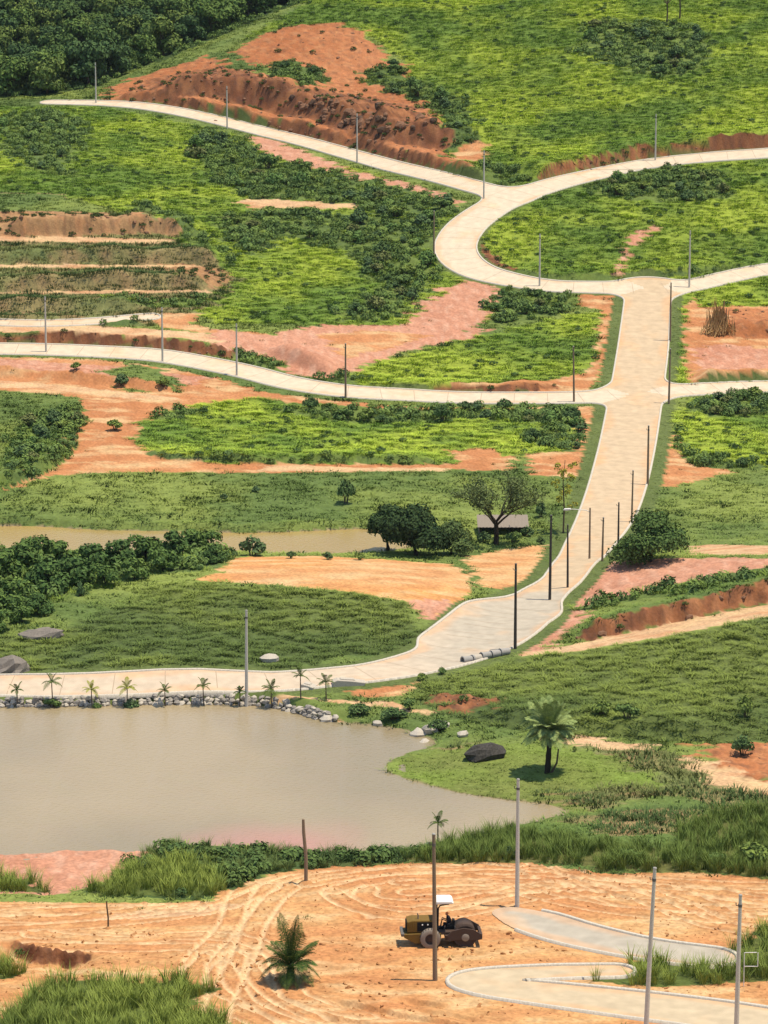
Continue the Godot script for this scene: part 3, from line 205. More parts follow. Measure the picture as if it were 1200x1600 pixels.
# young palms: x, d, height, label
var YOUNG_PALMS := [
	[-38.6, 295.09, 2.36, "young palm at the left photo edge on the lake road"],
	[-34.81, 294.98, 3.5, "slim young palm on the lake road, second from the left"],
	[-30.71, 295.03, 2.49, "yellowish young palm on the lake road, third from the left"],
	[-27.09, 295.2, 2.63, "yellowish young palm on the lake road, fourth from the left"],
	[-22.99, 295.36, 2.36, "young palm on the lake road, fifth from the left"],
	[-18.96, 295.61, 2.83, "young palm on the lake road, sixth from the left"],
	[-15.24, 295.31, 2.09, "young palm just left of the pale lake road pole"],
	[-11.77, 294.5, 2.76, "young palm just right of the pale lake road pole"],
	[-8.72, 293.85, 2.82, "dark young palm at the right end of the stone shore, left of two"],
	[-6.07, 295.45, 2.29, "rightmost young palm of the row, beside pale slabs"],
	[4.74, 244.75, 2.31, "single young palm on the near lake shore behind the roller pole"],
]
# forest trees behind the ridge: x, d
var FOREST := PackedFloat32Array([-88.6, 858.4, -54.2, 877.9, -64.1, 838.1, -111.2, 809.8, -114.5, 818.3, -116.9, 863.4, -108.5, 843, -59.5, 835.2, -18, 879.7, -108.2, 858.6, -75.7, 715.7, -97.8, 802.6, -53.2, 839.1, -65.6, 877.5, -115.7, 845.1, -48.4, 832.5, -84.4, 805, -73.4, 843.7, -91.6, 804.9, -44.1, 850, -17.4, 868.8, -65.8, 717, -102, 813.4, -110.3, 787.8, -58.8, 828, -67.1, 793.9, -107.4, 782.7, -34.1, 849.7, -76, 792.9, -105.8, 769.2, -109.8, 816.9, -90.1, 824.9, -102.9, 843, -93.8, 815.7, -59.3, 851.7, -79.1, 809, -63.7, 803.9, -78.7, 830.2, -104.6, 793.9, -100.6, 853, -88.3, 873.6, -123.3, 854.6, -108.9, 826.8, -102.9, 725.2, -57.6, 866.9, -93.6, 831.8, -84.8, 863.7, -70.3, 822.1, -85.3, 844.3, -34, 866, -99, 695.5, -66.9, 865.3, -95.1, 768.7, -117.9, 836.2, -88.1, 787.2, -98.4, 844.8, -93.3, 762.9, -45.4, 865.2, -93.9, 742, -111.9, 876.8, -34, 859.4, -94.3, 837.9, -90.3, 703.1, -82, 822.1, -66.1, 816.8, -68.8, 883.5, -76, 857.9, -110, 760.9, -84.1, 814.1, -105.6, 803.9, -54.9, 822.1, -71.1, 815.5, -97.9, 781.4, -52.6, 868.3, -77.1, 819.9, -101.8, 820.2, -99.8, 833.5, -46.7, 886.3, -118.1, 830.1, -94.6, 859.7, -115.5, 869.1, -98.1, 729.3, -66.2, 853.3, -111.1, 851.3, -88, 838.5, -69.6, 860.4, -98.7, 877.6, -22.5, 871.9, -71.9, 708.7, -77.9, 836.5, -117.8, 856.9, -105.5, 775.4, -99.3, 739.4, -91.8, 844.9, -87.6, 832.4, -119.1, 824.2, -121.7, 876.3, -104.1, 746.3, -113.1, 837.7, -68.3, 835.1, -60.9, 725.6, -64, 885.4, -49.9, 849.5, -65.2, 825.7, -73.9, 867.5, -26.7, 859.7, -81.2, 701.6, -117, 811.2, -111.9, 772.6, -95.4, 872.6, -83.2, 777, -103.6, 863.8, -29.7, 885.6, -63.2, 809.9, -81, 850.9, -92.4, 877.7, -49.8, 861.3, -90.2, 771.8, -95.7, 823.2, -109.8, 870, -41.6, 883.4, -121.5, 869.1, -21.8, 884, -56.9, 844.1, -39.6, 877.8, -112.9, 803.9, -95.9, 866.5, -89.1, 709.5, -85.6, 764.9, -89.2, 850.9, -78.1, 844.3, -103, 713.3, -105.4, 836.4, -72.9, 877.3, -33.1, 872, -85.4, 707.6, -81.9, 710.4, -71, 714.6, -55.5, 733.3, -52.2, 738.1, -48.2, 741, -43.5, 743.3, -39.3, 749.1, -39.4, 849.3])
# dark trees by the second pond: x, d, crown radius
var POND_TREES := [
	[-46.56, 348.16, 2.84],
	[-44.68, 355.42, 2.74],
	[-43.63, 331.34, 2.56],
	[-40.8, 339.36, 2.77],
	[-40.9, 357.63, 2.43],
	[-37.28, 342.54, 2.49],
	[-40.24, 328.07, 1.79],
	[-36.05, 353.65, 2.4],
	[-33.72, 341.91, 1.86],
	[-33.04, 355.8, 2.42],
	[-30.51, 345.2, 1.88],
	[-30.01, 358.25, 2.43],
	[-27.38, 350.29, 2.06],
	[-27.42, 367.21, 2.33],
	[-25.23, 371.76, 2.19],
	[-23.3, 374.48, 2.2],
	[-21.35, 355.77, 1.61],
	[-43.84, 321.32, 1.75],
	[-41.7, 324.75, 1.48],
	[-48.87, 342.02, 2.79],
	[-47.34, 325.51, 2.22],
]
# shrubs of the thickets: outline number, count, smallest and largest radius, label
var THICKETS := [
	[9, 9, 0.9, 1.6, "dark shrub on the ledge across the red hillside cut"],
	[11, 13, 1.2, 2.2, "dark green shrub along the right rim of the red hillside cut"],
	[12, 5, 1.1, 1.8, "dark shrub at the lower right end of the red hillside cut"],
	[13, 5, 1.0, 1.6, "dark shrub in the angle of the upper road fork"],
	[14, 26, 1.1, 2.3, "dark shrub in the patch high on the grassy hill at right"],
	[15, 22, 1.0, 1.9, "dark shrub below the upper right road"],
	[17, 38, 1.1, 2.2, "dark leafy shrub in the thicket just below the upper left road"],
	[19, 40, 1.1, 2.3, "dark leafy shrub in the thicket left of the switchback bend"],
	[20, 14, 1.1, 2.2, "dark shrub on the green slope at the upper left edge"],
	[35, 16, 0.9, 1.7, "dark shrub right of the pink earth slide"],
	[51, 20, 1.1, 1.9, "dark shrub on the bank left of the orange dirt ramp"],
	[53, 34, 1.0, 1.8, "dark shrub in the hedge row below the left street"],
	[60, 14, 1.0, 1.8, "dark shrub at the top of the green lot right of the main road"],
]
# single shrubs: x, d, radius, stretch, label
var LONE_SHRUBS := [
	[-16.98, 365.93, 1.99, 1, "round dark shrub at the pond left of the orange pad"],
	[-11.89, 362.18, .74, 1, "small shrub between pond and orange pad, leftmost of three"],
	[-7.19, 361.02, .82, 1, "small shrub between pond and orange pad, middle of three"],
	[-3.11, 362.02, .82, 1, "small shrub between pond and orange pad, rightmost of three"],
	[-34.87, 294.88, .94, 1, "dark low mound of bush at the lake road, left one"],
	[-30.3, 294.92, .67, 1, "dark low bush at the third young palm"],
	[-26.61, 295.06, .94, 1, "dark low bush between the fourth and fifth young palms"],
	[-5.44, 402.09, 1.54, 1.7, "slender dark upright shrub standing in the meadow above the pond"],
	[-22.76, 403.69, .64, 1, "small dark shrub in the meadow above the pond, left one"],
	[-18.36, 407.13, .73, 1, "small dark shrub in the meadow above the pond, right one"],
	[-36.32, 337.02, .69, 2, "dark ragged shrub on the green slope above the big rock"],
	[17.59, 257.8, .3, 1, "small black stump-like shrub on the lakeside lawn"],
	[18.63, 272.9, .25, 2, "tiny dark shrub behind the lakeside palm"],
	[24.14, 267.18, .31, 1, "dark small shrub at the far edge of the lakeside lawn"],
	[-50.83, 471.37, 1.05, 1, "round shrub on the pink bank at the far left"],
	[-42.89, 467.19, 1.46, 1, "shrub at the left end of the green patch on the orange slope"],
	[-35.98, 465.69, 1.25, 1, "shrub at the right end of the green patch on the orange slope"],
	[-41.49, 439.83, 1.38, 1, "greyish shrub beside the orange dirt ramp"],
	[2.66, 290.97, 1.06, 1, "dark shrub at the left foot of the grassy bank by the lake"],
	[4.13, 301.63, .69, 1, "dark shrub at the upper left end of the grassy bank"],
	[6.25, 304.42, .62, 1, "dark shrub on the bank left of the concrete pipes"],
	[-2.65, 290.33, 1.46, 0.6, "low dark bush on the stony lake shore, left one"],
	[.99, 288.21, 1.58, 0.6, "low dark bush on the stony lake shore, right one"],
	[5.51, 283.2, 1.17, 0.8, "dark bush among the pale shore stones"],
	[24.34, 280.15, 1.28, 1, "greyish shrub at the foot of the grassy bank right of the lakeside palm"],
	[21.97, 282.7, 1.16, 1, "dark shrub at the foot of the grassy bank behind the lakeside palm"],
	[34.62, 269.78, 1.24, 1.2, "shrub in the red earth at the right photo edge"],
	[36.2, 280.31, .9, 2, "lime green sapling on the grassy bank at right"],
	[-9.74, 433.15, .78, 1, "lone small dark shrub in the lime green block"],
	[54.09, 429.12, 1.16, 1, "small dark shrub at the lower edge of the right green lot"],
	[-8.42, 235.36, .49, 1, "dark shrub among the reeds left of the short wooden pole"],
	[10.73, 238.53, .77, 1, "leafy shrub at the dirt rim right of the tall pale pole"],
	[20.96, 236, .98, 1, "pale grey green shrub on the dirt rim at right"],
	[31.54, 235.76, 1.41, 1, "big leafy shrub at the right photo edge above the dirt"],
	[28.18, 234.87, .98, 1, "leafy shrub left of the big one at the right photo edge"],
	[21.88, 395.58, .89, 2, "small dark shrub beside the street below the slender tree"],
	[13.44, 380.98, 1.12, 1, "low bush in front of the shed, left of the open tree trunk"],
	[17.41, 381.16, 1.29, 0.9, "low bush in front of the shed, right of the open tree trunk"],
	[19.47, 384.46, 1.04, 1.1, "low bush at the right end of the shed"],
	[21.03, 379.56, .69, 1.2, "round little bush at the top of the small orange patch"],
]
var AT_TREE_DARK := PackedFloat32Array([4.17, 368.51, 4.67, 8.17])
var AT_TREE_DARK_B := PackedFloat32Array([.51, 373.52, 3.21, 7.1])
var AT_TREE_DARK_C := PackedFloat32Array([8.8, 370.52, 2.85, 5.2])
var AT_TREE_OPEN := PackedFloat32Array([15.01, 379.33, 4.72, 9.87])
var AT_TREE_ROAD := PackedFloat32Array([33.36, 354.25, 4.97, 6.9])
var AT_TREE_SLIM := PackedFloat32Array([24.48, 386.88, 1.4, 10.05])
var AT_PALM := PackedFloat32Array([-6.99, 204.65, 2.28, 4.52])
var AT_PALM_LAKE := PackedFloat32Array([15.56, 266.08, 2.75, 6.59])
var AT_ROLLER := PackedFloat32Array([4.46, 213.93])
var AT_SHED := PackedFloat32Array([16.22, 385.89, 6.98, 2.09])
var AT_LAMP := PackedFloat32Array([26.54, 365.25, 6.86, 2.98])
var AT_STAKE := PackedFloat32Array([-21.83, 218.61, 2.28])
var AT_WOOD_POLE := PackedFloat32Array([-6.47, 229.49, 5.46])
var AT_ROCK_A := PackedFloat32Array([-38.7, 318.61, 5.51, 1.88])
var AT_ROCK_B := PackedFloat32Array([-40.32, 304.95, 4.17, 3.13])
var AT_ROCK_BLACK := PackedFloat32Array([9.78, 271.96, 4.49, 1.87])
var AT_ROCK_WHITE := PackedFloat32Array([-12.68, 309.24, 2.25, .99])
var AT_PIPES := PackedFloat32Array([8.62, 310.03])
var AT_PIPES_END := PackedFloat32Array([13.92, 313.41])
var AT_STRAW := PackedFloat32Array([59.18, 507.84, 6.8, 6.8])
var AT_FRAME := PackedFloat32Array([26.57, 203.33, 1.04, 1.13])
var AT_BARE_A := PackedFloat32Array([68.78, 710.34, 10.89])
var AT_BARE_B := PackedFloat32Array([72.03, 711.85, 10.91])
# white slabs: x, d, length, height, turn, label
var WHITE_SLABS := [
	[-3.77, 300.28, 3.56, .69, 0.1, "long pale slab on the dirt at the lake road"],
	[-8.06, 299.5, 1.5, .62, -0.3, "short pale slab between the last two palms of the row"],
]
# far shore of the lake that the stones line
var SHORE := PackedFloat32Array([-53.3, 295.2, -51.8, 279.1, -50.4, 299.2, -45.1, 297.2, -40.5, 295.2, -37.8, 295.3, -35.8, 295.3, -33.8, 295.5, -31.6, 295.6, -29.4, 295.9, -27.1, 296, -24.4, 296.2, -21.5, 296.3, -18.9, 296.3, -16.9, 296.2, -15.1, 296.1, -13.5, 295.8, -12.2, 295.2, -11.1, 294.4, -10.1, 293.5, -8.9, 292.3, -7.7, 290.8, -6.6, 289.7, -5.7, 289.1, -4.9, 288.7])
var CORNER_STONES := PackedFloat32Array([3.56, 283.19, .91, 3.98, 280.75, .71, 4.67, 283.39, .84, 5.85, 284.29, .78, 7.83, 280.25, .64, -.66, 287.25, .53, -5.82, 289.13, .79])
# broken rock in the hillside cut: x, d, size
var RUBBLE := PackedFloat32Array([-4.92, 641.69, .54, -14.7, 659.4, .34, 8.96, 630.28, .47, -3.1, 634.48, .61, -1.09, 648.08, .72, .79, 632.89, .86, -18.94, 664.35, .74, 6.3, 630.64, .68, -6.31, 645.52, .86, -18.44, 662.92, .87, -9.94, 666.95, .56, -3.04, 650.09, .91, -3.1, 641.43, .39, -1.48, 634.24, .58, -10.44, 653.19, .63, -11.29, 652.39, .68, -21, 668.29, .74, 8.06, 633.85, .94, -7.95, 649.55, .86, 10.61, 630.89, .67, -6.93, 648.35, .84, -11.57, 654.27, .34, 8.97, 665.17, .36, -3.19, 649.52, .4, -9.37, 648.06, .87, 4.6, 631.44, .33, -7.11, 649.32, .87, 3.45, 632.37, .95, -6.84, 646.14, .69, -.59, 636.64, .57, -9.27, 651.17, .33, -1.1, 639.11, .92, .38, 636.85, .6, -17.26, 661.92, .69, -16.19, 660.92, .91, -14.24, 657.35, .77, -5.15, 642.7, .94, -15.8, 659.8, .31, -14.82, 657.09, .31, -14.23, 658.9, .34, -11.97, 655.61, .74, -13.23, 654.07, .78, -2.93, 640.44, .74, .1, 636.15, .6, -11.58, 654.48, .54, -8.6, 648.1, .69, -8.08, 647.22, .8, 4.23, 631.72, .78, -7.75, 647.12, .82, -5.31, 643.27, .58, -6.87, 647.69, .51, -13.3, 653.54, .58, -2.74, 641.25, .52, -15.65, 664.32, .59, -5.05, 643.07, .64, -.53, 634.13, .85, -3.1, 639.57, .82, -14.93, 661.44, .52, -1.21, 636.81, .82, -6.64, 644.95, .57, -12.9, 654.75, .9, -5.26, 644.11, .91, 11.35, 660.28, .58, 11.12, 632.08, .44, -6.27, 663.63, .73, -12.27, 654.78, .52, -5.26, 643.62, .68, -9, 647.26, .33, 4.19, 643.49, .9, 7.78, 655.6, .68])
var PLUME := Vector2(-7.6, 245.1)

# ground cover kinds
enum {GR, LU, TH, ORG, PK, DK, VG, PA, DR, FO, LA, TA, SL, RO, TN, PO, FG, RE, MU}
# two base colours (linear) that a patchy noise mixes, then the height of the small relief
var COVER := {
	GR: [Color(.225, .275, .070), Color(.125, .180, .052), .14],
	LU: [Color(.290, .360, .048), Color(.135, .210, .040), .34],
	TH: [Color(.110, .160, .050), Color(.155, .210, .052), .22],
	ORG: [Color(.54, .258, .115), Color(.47, .200, .086), .12],
	PK: [Color(.55, .275, .175), Color(.49, .225, .138), .16],
	DK: [Color(.215, .088, .044), Color(.300, .122, .056), .36],
	VG: [Color(.135, .170, .056), Color(.115, .150, .048), .03],
	PA: [Color(.62, .415, .24), Color(.57, .355, .195), .05],
	DR: [Color(.185, .215, .078), Color(.275, .225, .100), .14],
	FO: [Color(.050, .080, .028), Color(.060, .090, .030), .4],
	LA: [Color(.200, .275, .055), Color(.185, .215, .060), .08],
	TA: [Color(.110, .145, .038), Color(.140, .145, .048), .12],
	SL: [Color(.142, .178, .050), Color(.092, .128, .042), .16],
	RO: [Color(.48, .195, .085), Color(.40, .150, .062), .24],
	TN: [Color(.42, .255, .125), Color(.35, .195, .092), .18],
	PO: [Color(.64, .320, .120), Color(.62, .350, .160), .05],
	FG: [Color(.60, .330, .140), Color(.54, .255, .105), .05],
	RE: [Color(.075, .118, .040), Color(.095, .125, .042), .12],
	MU: [Color(.36, .26, .17), Color(.33, .24, .15), .05],
}

var patches: Array[Dictionary] = []
var coarse := PackedFloat32Array()
const CX0 := -204.0
const CD0 := 150.0
const CS := 4.0
const CNX := 103
const CND := 245
var n_fine := FastNoiseLite.new()
var n_mid := FastNoiseLite.new()
var n_patch := FastNoiseLite.new()
var n_streak := FastNoiseLite.new()
var taken := {}
var mats := {}

func _ready() -> void:
	make_view()
	make_noises()
	make_materials()
	make_terrain()
	make_roads()
	make_water()
	make_vegetation()
	make_things()

# ------------------------------------------------------------------ view, sky and sun
func make_view() -> void:
	var cam := Camera3D.new()
	cam.name = "camera"
	add_child(cam)
	cam.position = Vector3(0, 73.3, 0)
	cam.rotation = Vector3(-atan(800.0 / 4500.0), 0, 0)
	cam.fov = 2.0 * rad_to_deg(atan(800.0 / 4500.0))
	cam.near = 1.0
	cam.far = 4000.0
	var sky_mat := ProceduralSkyMaterial.new()
	sky_mat.sky_top_color = Color(.46, .58, .74)
	sky_mat.sky_horizon_color = Color(.86, .87, .86)
	sky_mat.sky_curve = .12
	sky_mat.ground_bottom_color = Color(.35, .33, .25)
	sky_mat.ground_horizon_color = Color(.70, .76, .80)
	var sky := Sky.new()
	sky.sky_material = sky_mat
	var env := Environment.new()
	env.background_mode = Environment.BG_SKY
	env.sky = sky
	env.tonemap_mode = Environment.TONE_MAPPER_LINEAR
	env.tonemap_exposure = 1.42
	env.sdfgi_enabled = true
	env.ssao_enabled = true
	env.ssil_enabled = true
	env.fog_enabled = true
	env.fog_density = 0.00002
	env.fog_light_color = Color(.80, .87, .93)
	var we := WorldEnvironment.new()
	we.name = "world_environment"
	we.environment = env
	add_child(we)
	var sun := DirectionalLight3D.new()
	sun.name = "sun"
	sun.light_energy = 1.35
	sun.light_color = Color(1.0, .945, .85)
	sun.light_angular_distance = .55
	sun.shadow_enabled = true
	add_child(sun)
	# the sun stands high, nearly overhead, a little to the right
	sun.look_at_from_position(Vector3(27, 100, 2), Vector3.ZERO, Vector3.FORWARD)

func make_noises() -> void:
	n_fine.seed = 3; n_fine.frequency = 1.1; n_fine.fractal_octaves = 2
	n_mid.seed = 11; n_mid.frequency = .34; n_mid.fractal_octaves = 2
	n_patch.seed = 23; n_patch.frequency = .055; n_patch.fractal_octaves = 4
	n_streak.seed = 31; n_streak.frequency = .5; n_streak.fractal_octaves = 3

# ------------------------------------------------------------------ materials
func grain(size: int, freq: float, lo: float, hi: float, sd: int, oct := 4) -> Image:
	var n := FastNoiseLite.new()
	n.seed = sd; n.frequency = freq; n.fractal_octaves = oct
	var img := n.get_seamless_image(size, size)
	img.convert(Image.FORMAT_RGB8)
	var data := img.get_data()
	for i in data.size():
		data[i] = int(lerpf(lo, hi, data[i] / 255.0) * 255.0)
	return Image.create_from_data(size, size, false, Image.FORMAT_RGB8, data)

func tex(img: Image) -> ImageTexture:
	img.generate_mipmaps()
	return ImageTexture.create_from_image(img)

func normal_tex(size: int, freq: float, bump: float, sd: int) -> ImageTexture:
	var n := FastNoiseLite.new()
	n.seed = sd; n.frequency = freq; n.fractal_octaves = 4
	var img := n.get_seamless_image(size, size)
	img.convert(Image.FORMAT_RGBA8)
	img.bump_map_to_normal_map(bump)
	return tex(img)

func mat(col: Color, rough := .9, vc := false) -> StandardMaterial3D:
	var m := StandardMaterial3D.new()
	m.albedo_color = Color.WHITE if vc else col.linear_to_srgb()
	m.vertex_color_use_as_albedo = vc
	m.roughness = rough
	m.metallic_specular = .2
	return m

func grained(m: StandardMaterial3D, t: Texture2D, scale: float, nt: Texture2D = null, amount := 1.0) -> StandardMaterial3D:
	m.albedo_texture = t
	m.uv1_triplanar = true
	m.uv1_world_triplanar = true
	m.uv1_scale = Vector3.ONE * scale
	if nt:
		m.normal_enabled = true
		m.normal_texture = nt
		m.normal_scale = amount
	return m

func make_materials() -> void:
	var soil_t := tex(grain(512, .02, .78, 1.0, 5, 5))
	var soil_n := normal_tex(512, .03, 5.0, 6)
	var slab_t := tex(grain(512, .012, .90, 1.0, 8, 5))
	var fine_t := tex(grain(256, .05, .72, 1.0, 9, 4))
	mats.ground = grained(mat(Color.WHITE, .95, true), soil_t, .16, soil_n, .7)
	mats.road = grained(mat(Color.WHITE, .85, true), slab_t, .09)
	mats.kerb = grained(mat(Color(.66, .60, .50), .85), fine_t, .4)
	mats.concrete = grained(mat(Color(.42, .40, .37), .85), fine_t, .8)
	mats.pole_pale = grained(mat(Color(.70, .65, .57), .8), fine_t, .9)
	mats.pole_brown = grained(mat(Color(.30, .22, .15), .9), fine_t, .9)
	mats.pole_dark = grained(mat(Color(.085, .075, .066), .9), fine_t, .9)
	mats.iron = mat(Color(.12, .11, .10), .5)
	mats.white = mat(Color(.66, .64, .60), .6)
	mats.stone_grey = grained(mat(Color(.24, .21, .18), .95), soil_t, .4, soil_n, .9)
	mats.stone = grained(mat(Color(.44, .40, .35), .9), tex(grain(256, .04, .55, 1.0, 14, 5)), .7, soil_n, .8)
	mats.stone_pale = grained(mat(Color(.58, .52, .43), .9), fine_t, .7, soil_n, .6)
	mats.stone_dark = grained(mat(Color(.10, .092, .082), .85), tex(grain(256, .03, .5, 1.0, 15, 5)), .5, soil_n, .9)
	mats.grass = mat(Color.WHITE, .95, true)
	mats.grass.metallic_specular = .08
	mats.grass.backlight = Color(.50, .52, .14)
	mats.leaf = mat(Color.WHITE, .85, true)
	mats.leaf.metallic_specular = .12
	mats.leaf.backlight = Color(.32, .34, .10)
	mats.bark = grained(mat(Color(.13, .095, .066), .95), fine_t, 2.0)
	mats.bark_dark = grained(mat(Color(.045, .036, .028), .95), fine_t, 2.0)
	mats.palm_bark = grained(mat(Color(.16, .12, .085), .95), fine_t, 3.0)
	mats.straw = mat(Color(.42, .26, .11), .9)
	mats.yellow = grained(mat(Color(.22, .135, .035), .65), fine_t, 1.5)
	mats.black = mat(Color(.012, .012, .013), .6)
	mats.rubber = grained(mat(Color(.13, .11, .095), .9), fine_t, 1.5)
	mats.drum = grained(mat(Color(.10, .066, .052), .55), fine_t, 1.2)
	mats.dusty = grained(mat(Color(.32, .27, .22), .85), fine_t, 1.4)
	mats.earth = grained(mat(Color(.50, .25, .105), .95), soil_t, .8, soil_n, .7)
	mats.cap = mat(Color(.45, .13, .04), .9)
	mats.rock_brown = grained(mat(Color(.26, .14, .085), .95), soil_t, .8, soil_n, .8)
	mats.rock_dark = grained(mat(Color(.12, .075, .052), .95), soil_t, .8, soil_n, .8)
	mats.joint = mat(Color(.33, .255, .18), .95)
	mats.skin = mat(Color(.34, .17, .10), .6)
	mats.cloth = mat(Color(.016, .016, .02), .9)
	mats.glass = mat(Color(.05, .06, .07), .15)
	var w := mat(Color.WHITE, .2, true)
	w.metallic_specular = .35
	var wn := FastNoiseLite.new()
	wn.seed = 40; wn.frequency = .02; wn.fractal_octaves = 4
	w.normal_enabled = true
	w.normal_texture = normal_tex(512, .025, 2.0, 41)
	w.normal_scale = 1.0
	w.uv1_triplanar = true; w.uv1_world_triplanar = true
	w.uv1_scale = Vector3(.11, .11, .11)
	mats.water = w

# ------------------------------------------------------------------ terrain
func make_terrain() -> void:
	coarse.resize(CNX * CND)
	var nc := CTRL.size() / 3
	for j in CND:
		for i in CNX:
			var x := (CX0 + i * CS) / 100.0
			var d := (CD0 + j * CS) / 100.0
			var h: float = PLANE[0] + PLANE[1] * x + PLANE[2] * d
			for k in nc:
				var dx := x - CTRL[k * 3]
				var dd := d - CTRL[k * 3 + 1]
				var r2 := dx * dx + dd * dd
				if r2 > 1e-10:
					h += CTRL[k * 3 + 2] * .5 * r2 * log(r2)
			coarse[j * CNX + i] = h
	# x0, x1, d0, d1, step
	for q in [[-60.0, 60.0, 178.0, 246.0, .2], [-96.3, 96.3, 246.0, 420.0, .45], [-108.0, 108.0, 420.0, 600.0, .55], [-130.0, 130.0, 600.0, 760.0, .8], [-195.0, 195.0, 760.0, 1110.0, 2.5]]:
		patches.append(make_patch(q[0], q[1], q[2], q[3], q[4]))
	for p in patches:
		mesh_patch(p)
	make_outskirts()

func base_h(x: float, d: float) -> float:
	var u := clampf((x - CX0) / CS, 0.0, CNX - 1.001)
	var v := clampf((d - CD0) / CS, 0.0, CND - 1.001)
	var i := int(u)
	var j := int(v)
	u -= i; v -= j
	var o := j * CNX + i
	return lerpf(lerpf(coarse[o], coarse[o + 1], u), lerpf(coarse[o + CNX], coarse[o + CNX + 1], u), v)

func sstep(t: float) -> float:
	t = clampf(t, 0.0, 1.0)
	return t * t * (3.0 - 2.0 * t)

# distance to a line for every point of the patch within reach: [indices touched, signed distance, arc length, half width]
func line_field(p: Dictionary, pts: PackedFloat32Array, stride: int, reach: float, closed := false) -> Dictionary:
	var nx: int = p.nx
	var nd: int = p.nd
	var x0: float = p.x0
	var d0: float = p.d0
	var st: float = p.step
	var best := {}
	var n := pts.size() / stride
	var acc := 0.0
	var segs := n if closed else n - 1
	for k in segs:
		var a := k * stride
		var b := ((k + 1) % n) * stride
		var ax := pts[a]
		var ad := pts[a + 1]
		var ex := pts[b] - ax
		var ed := pts[b + 1] - ad
		var wa := pts[a + 2] if stride > 2 else 0.0
		var wb := pts[b + 2] if stride > 2 else 0.0
		var l2 := ex * ex + ed * ed
		var l := sqrt(l2)
		var rr := reach + maxf(wa, wb)
		var i0 := maxi(0, int(ceil((minf(ax, ax + ex) - rr - x0) / st)))
		var i1 := mini(nx - 1, int(floor((maxf(ax, ax + ex) + rr - x0) / st)))
		var j0 := maxi(0, int(ceil((minf(ad, ad + ed) - rr - d0) / st)))
		var j1 := mini(nd - 1, int(floor((maxf(ad, ad + ed) + rr - d0) / st)))
		for j in range(j0, j1 + 1):
			var qd := d0 + j * st - ad
			for i in range(i0, i1 + 1):
				var qx := x0 + i * st - ax
				var t := clampf((qx * ex + qd * ed) / l2, 0.0, 1.0)
				var vx := qx - t * ex
				var vd := qd - t * ed
				var w := wa + (wb - wa) * t
				var dist := sqrt(vx * vx + vd * vd) - w
				if dist < reach:
					var o := j * nx + i
					var old = best.get(o)
					if old == null or absf(old.x) > absf(dist) + (0.0 if stride < 3 else -1e9 if dist < old.x else 1e9):
						var s := 1.0 if (stride > 2 or ex * vd - ed * vx >= 0.0) else -1.0
						best[o] = Vector2(dist * s, acc + t * l)
		acc += l
	return {"at": best, "length": acc}

# fills a polygon into the cover array, its edge made uneven by the patchy noise
func fill(p: Dictionary, pts: PackedFloat32Array, rag: float, cls: int, dest: PackedByteArray) -> PackedByteArray:
	var n := pts.size() / 2
	for j in int(p.nd):
		var d: float = p.d0 + j * p.step
		var xs := PackedFloat32Array()
		for k in n:
			var a := k * 2
			var b := ((k + 1) % n) * 2
			var da := pts[a + 1] + n_mid.get_noise_2d(pts[a] * .7, d * .7) * rag
			var db := pts[b + 1] + n_mid.get_noise_2d(pts[b] * .7, d * .7) * rag
			if (da > d) != (db > d):
				var x := pts[a] + (pts[b] - pts[a]) * (d - da) / (db - da)
				x += (n_mid.get_noise_2d(x * .8, d) * 2.2 + n_fine.get_noise_2d(x, d)) * rag
				xs.append(x)
		xs.sort()
		for k in range(0, xs.size() - 1, 2):
			var i0 := maxi(0, int(ceil((xs[k] - p.x0) / p.step)))
			var i1 := mini(p.nx - 1, int(floor((xs[k + 1] - p.x0) / p.step)))
			for i in range(i0, i1 + 1):
				dest[j * p.nx + i] = cls
	return dest

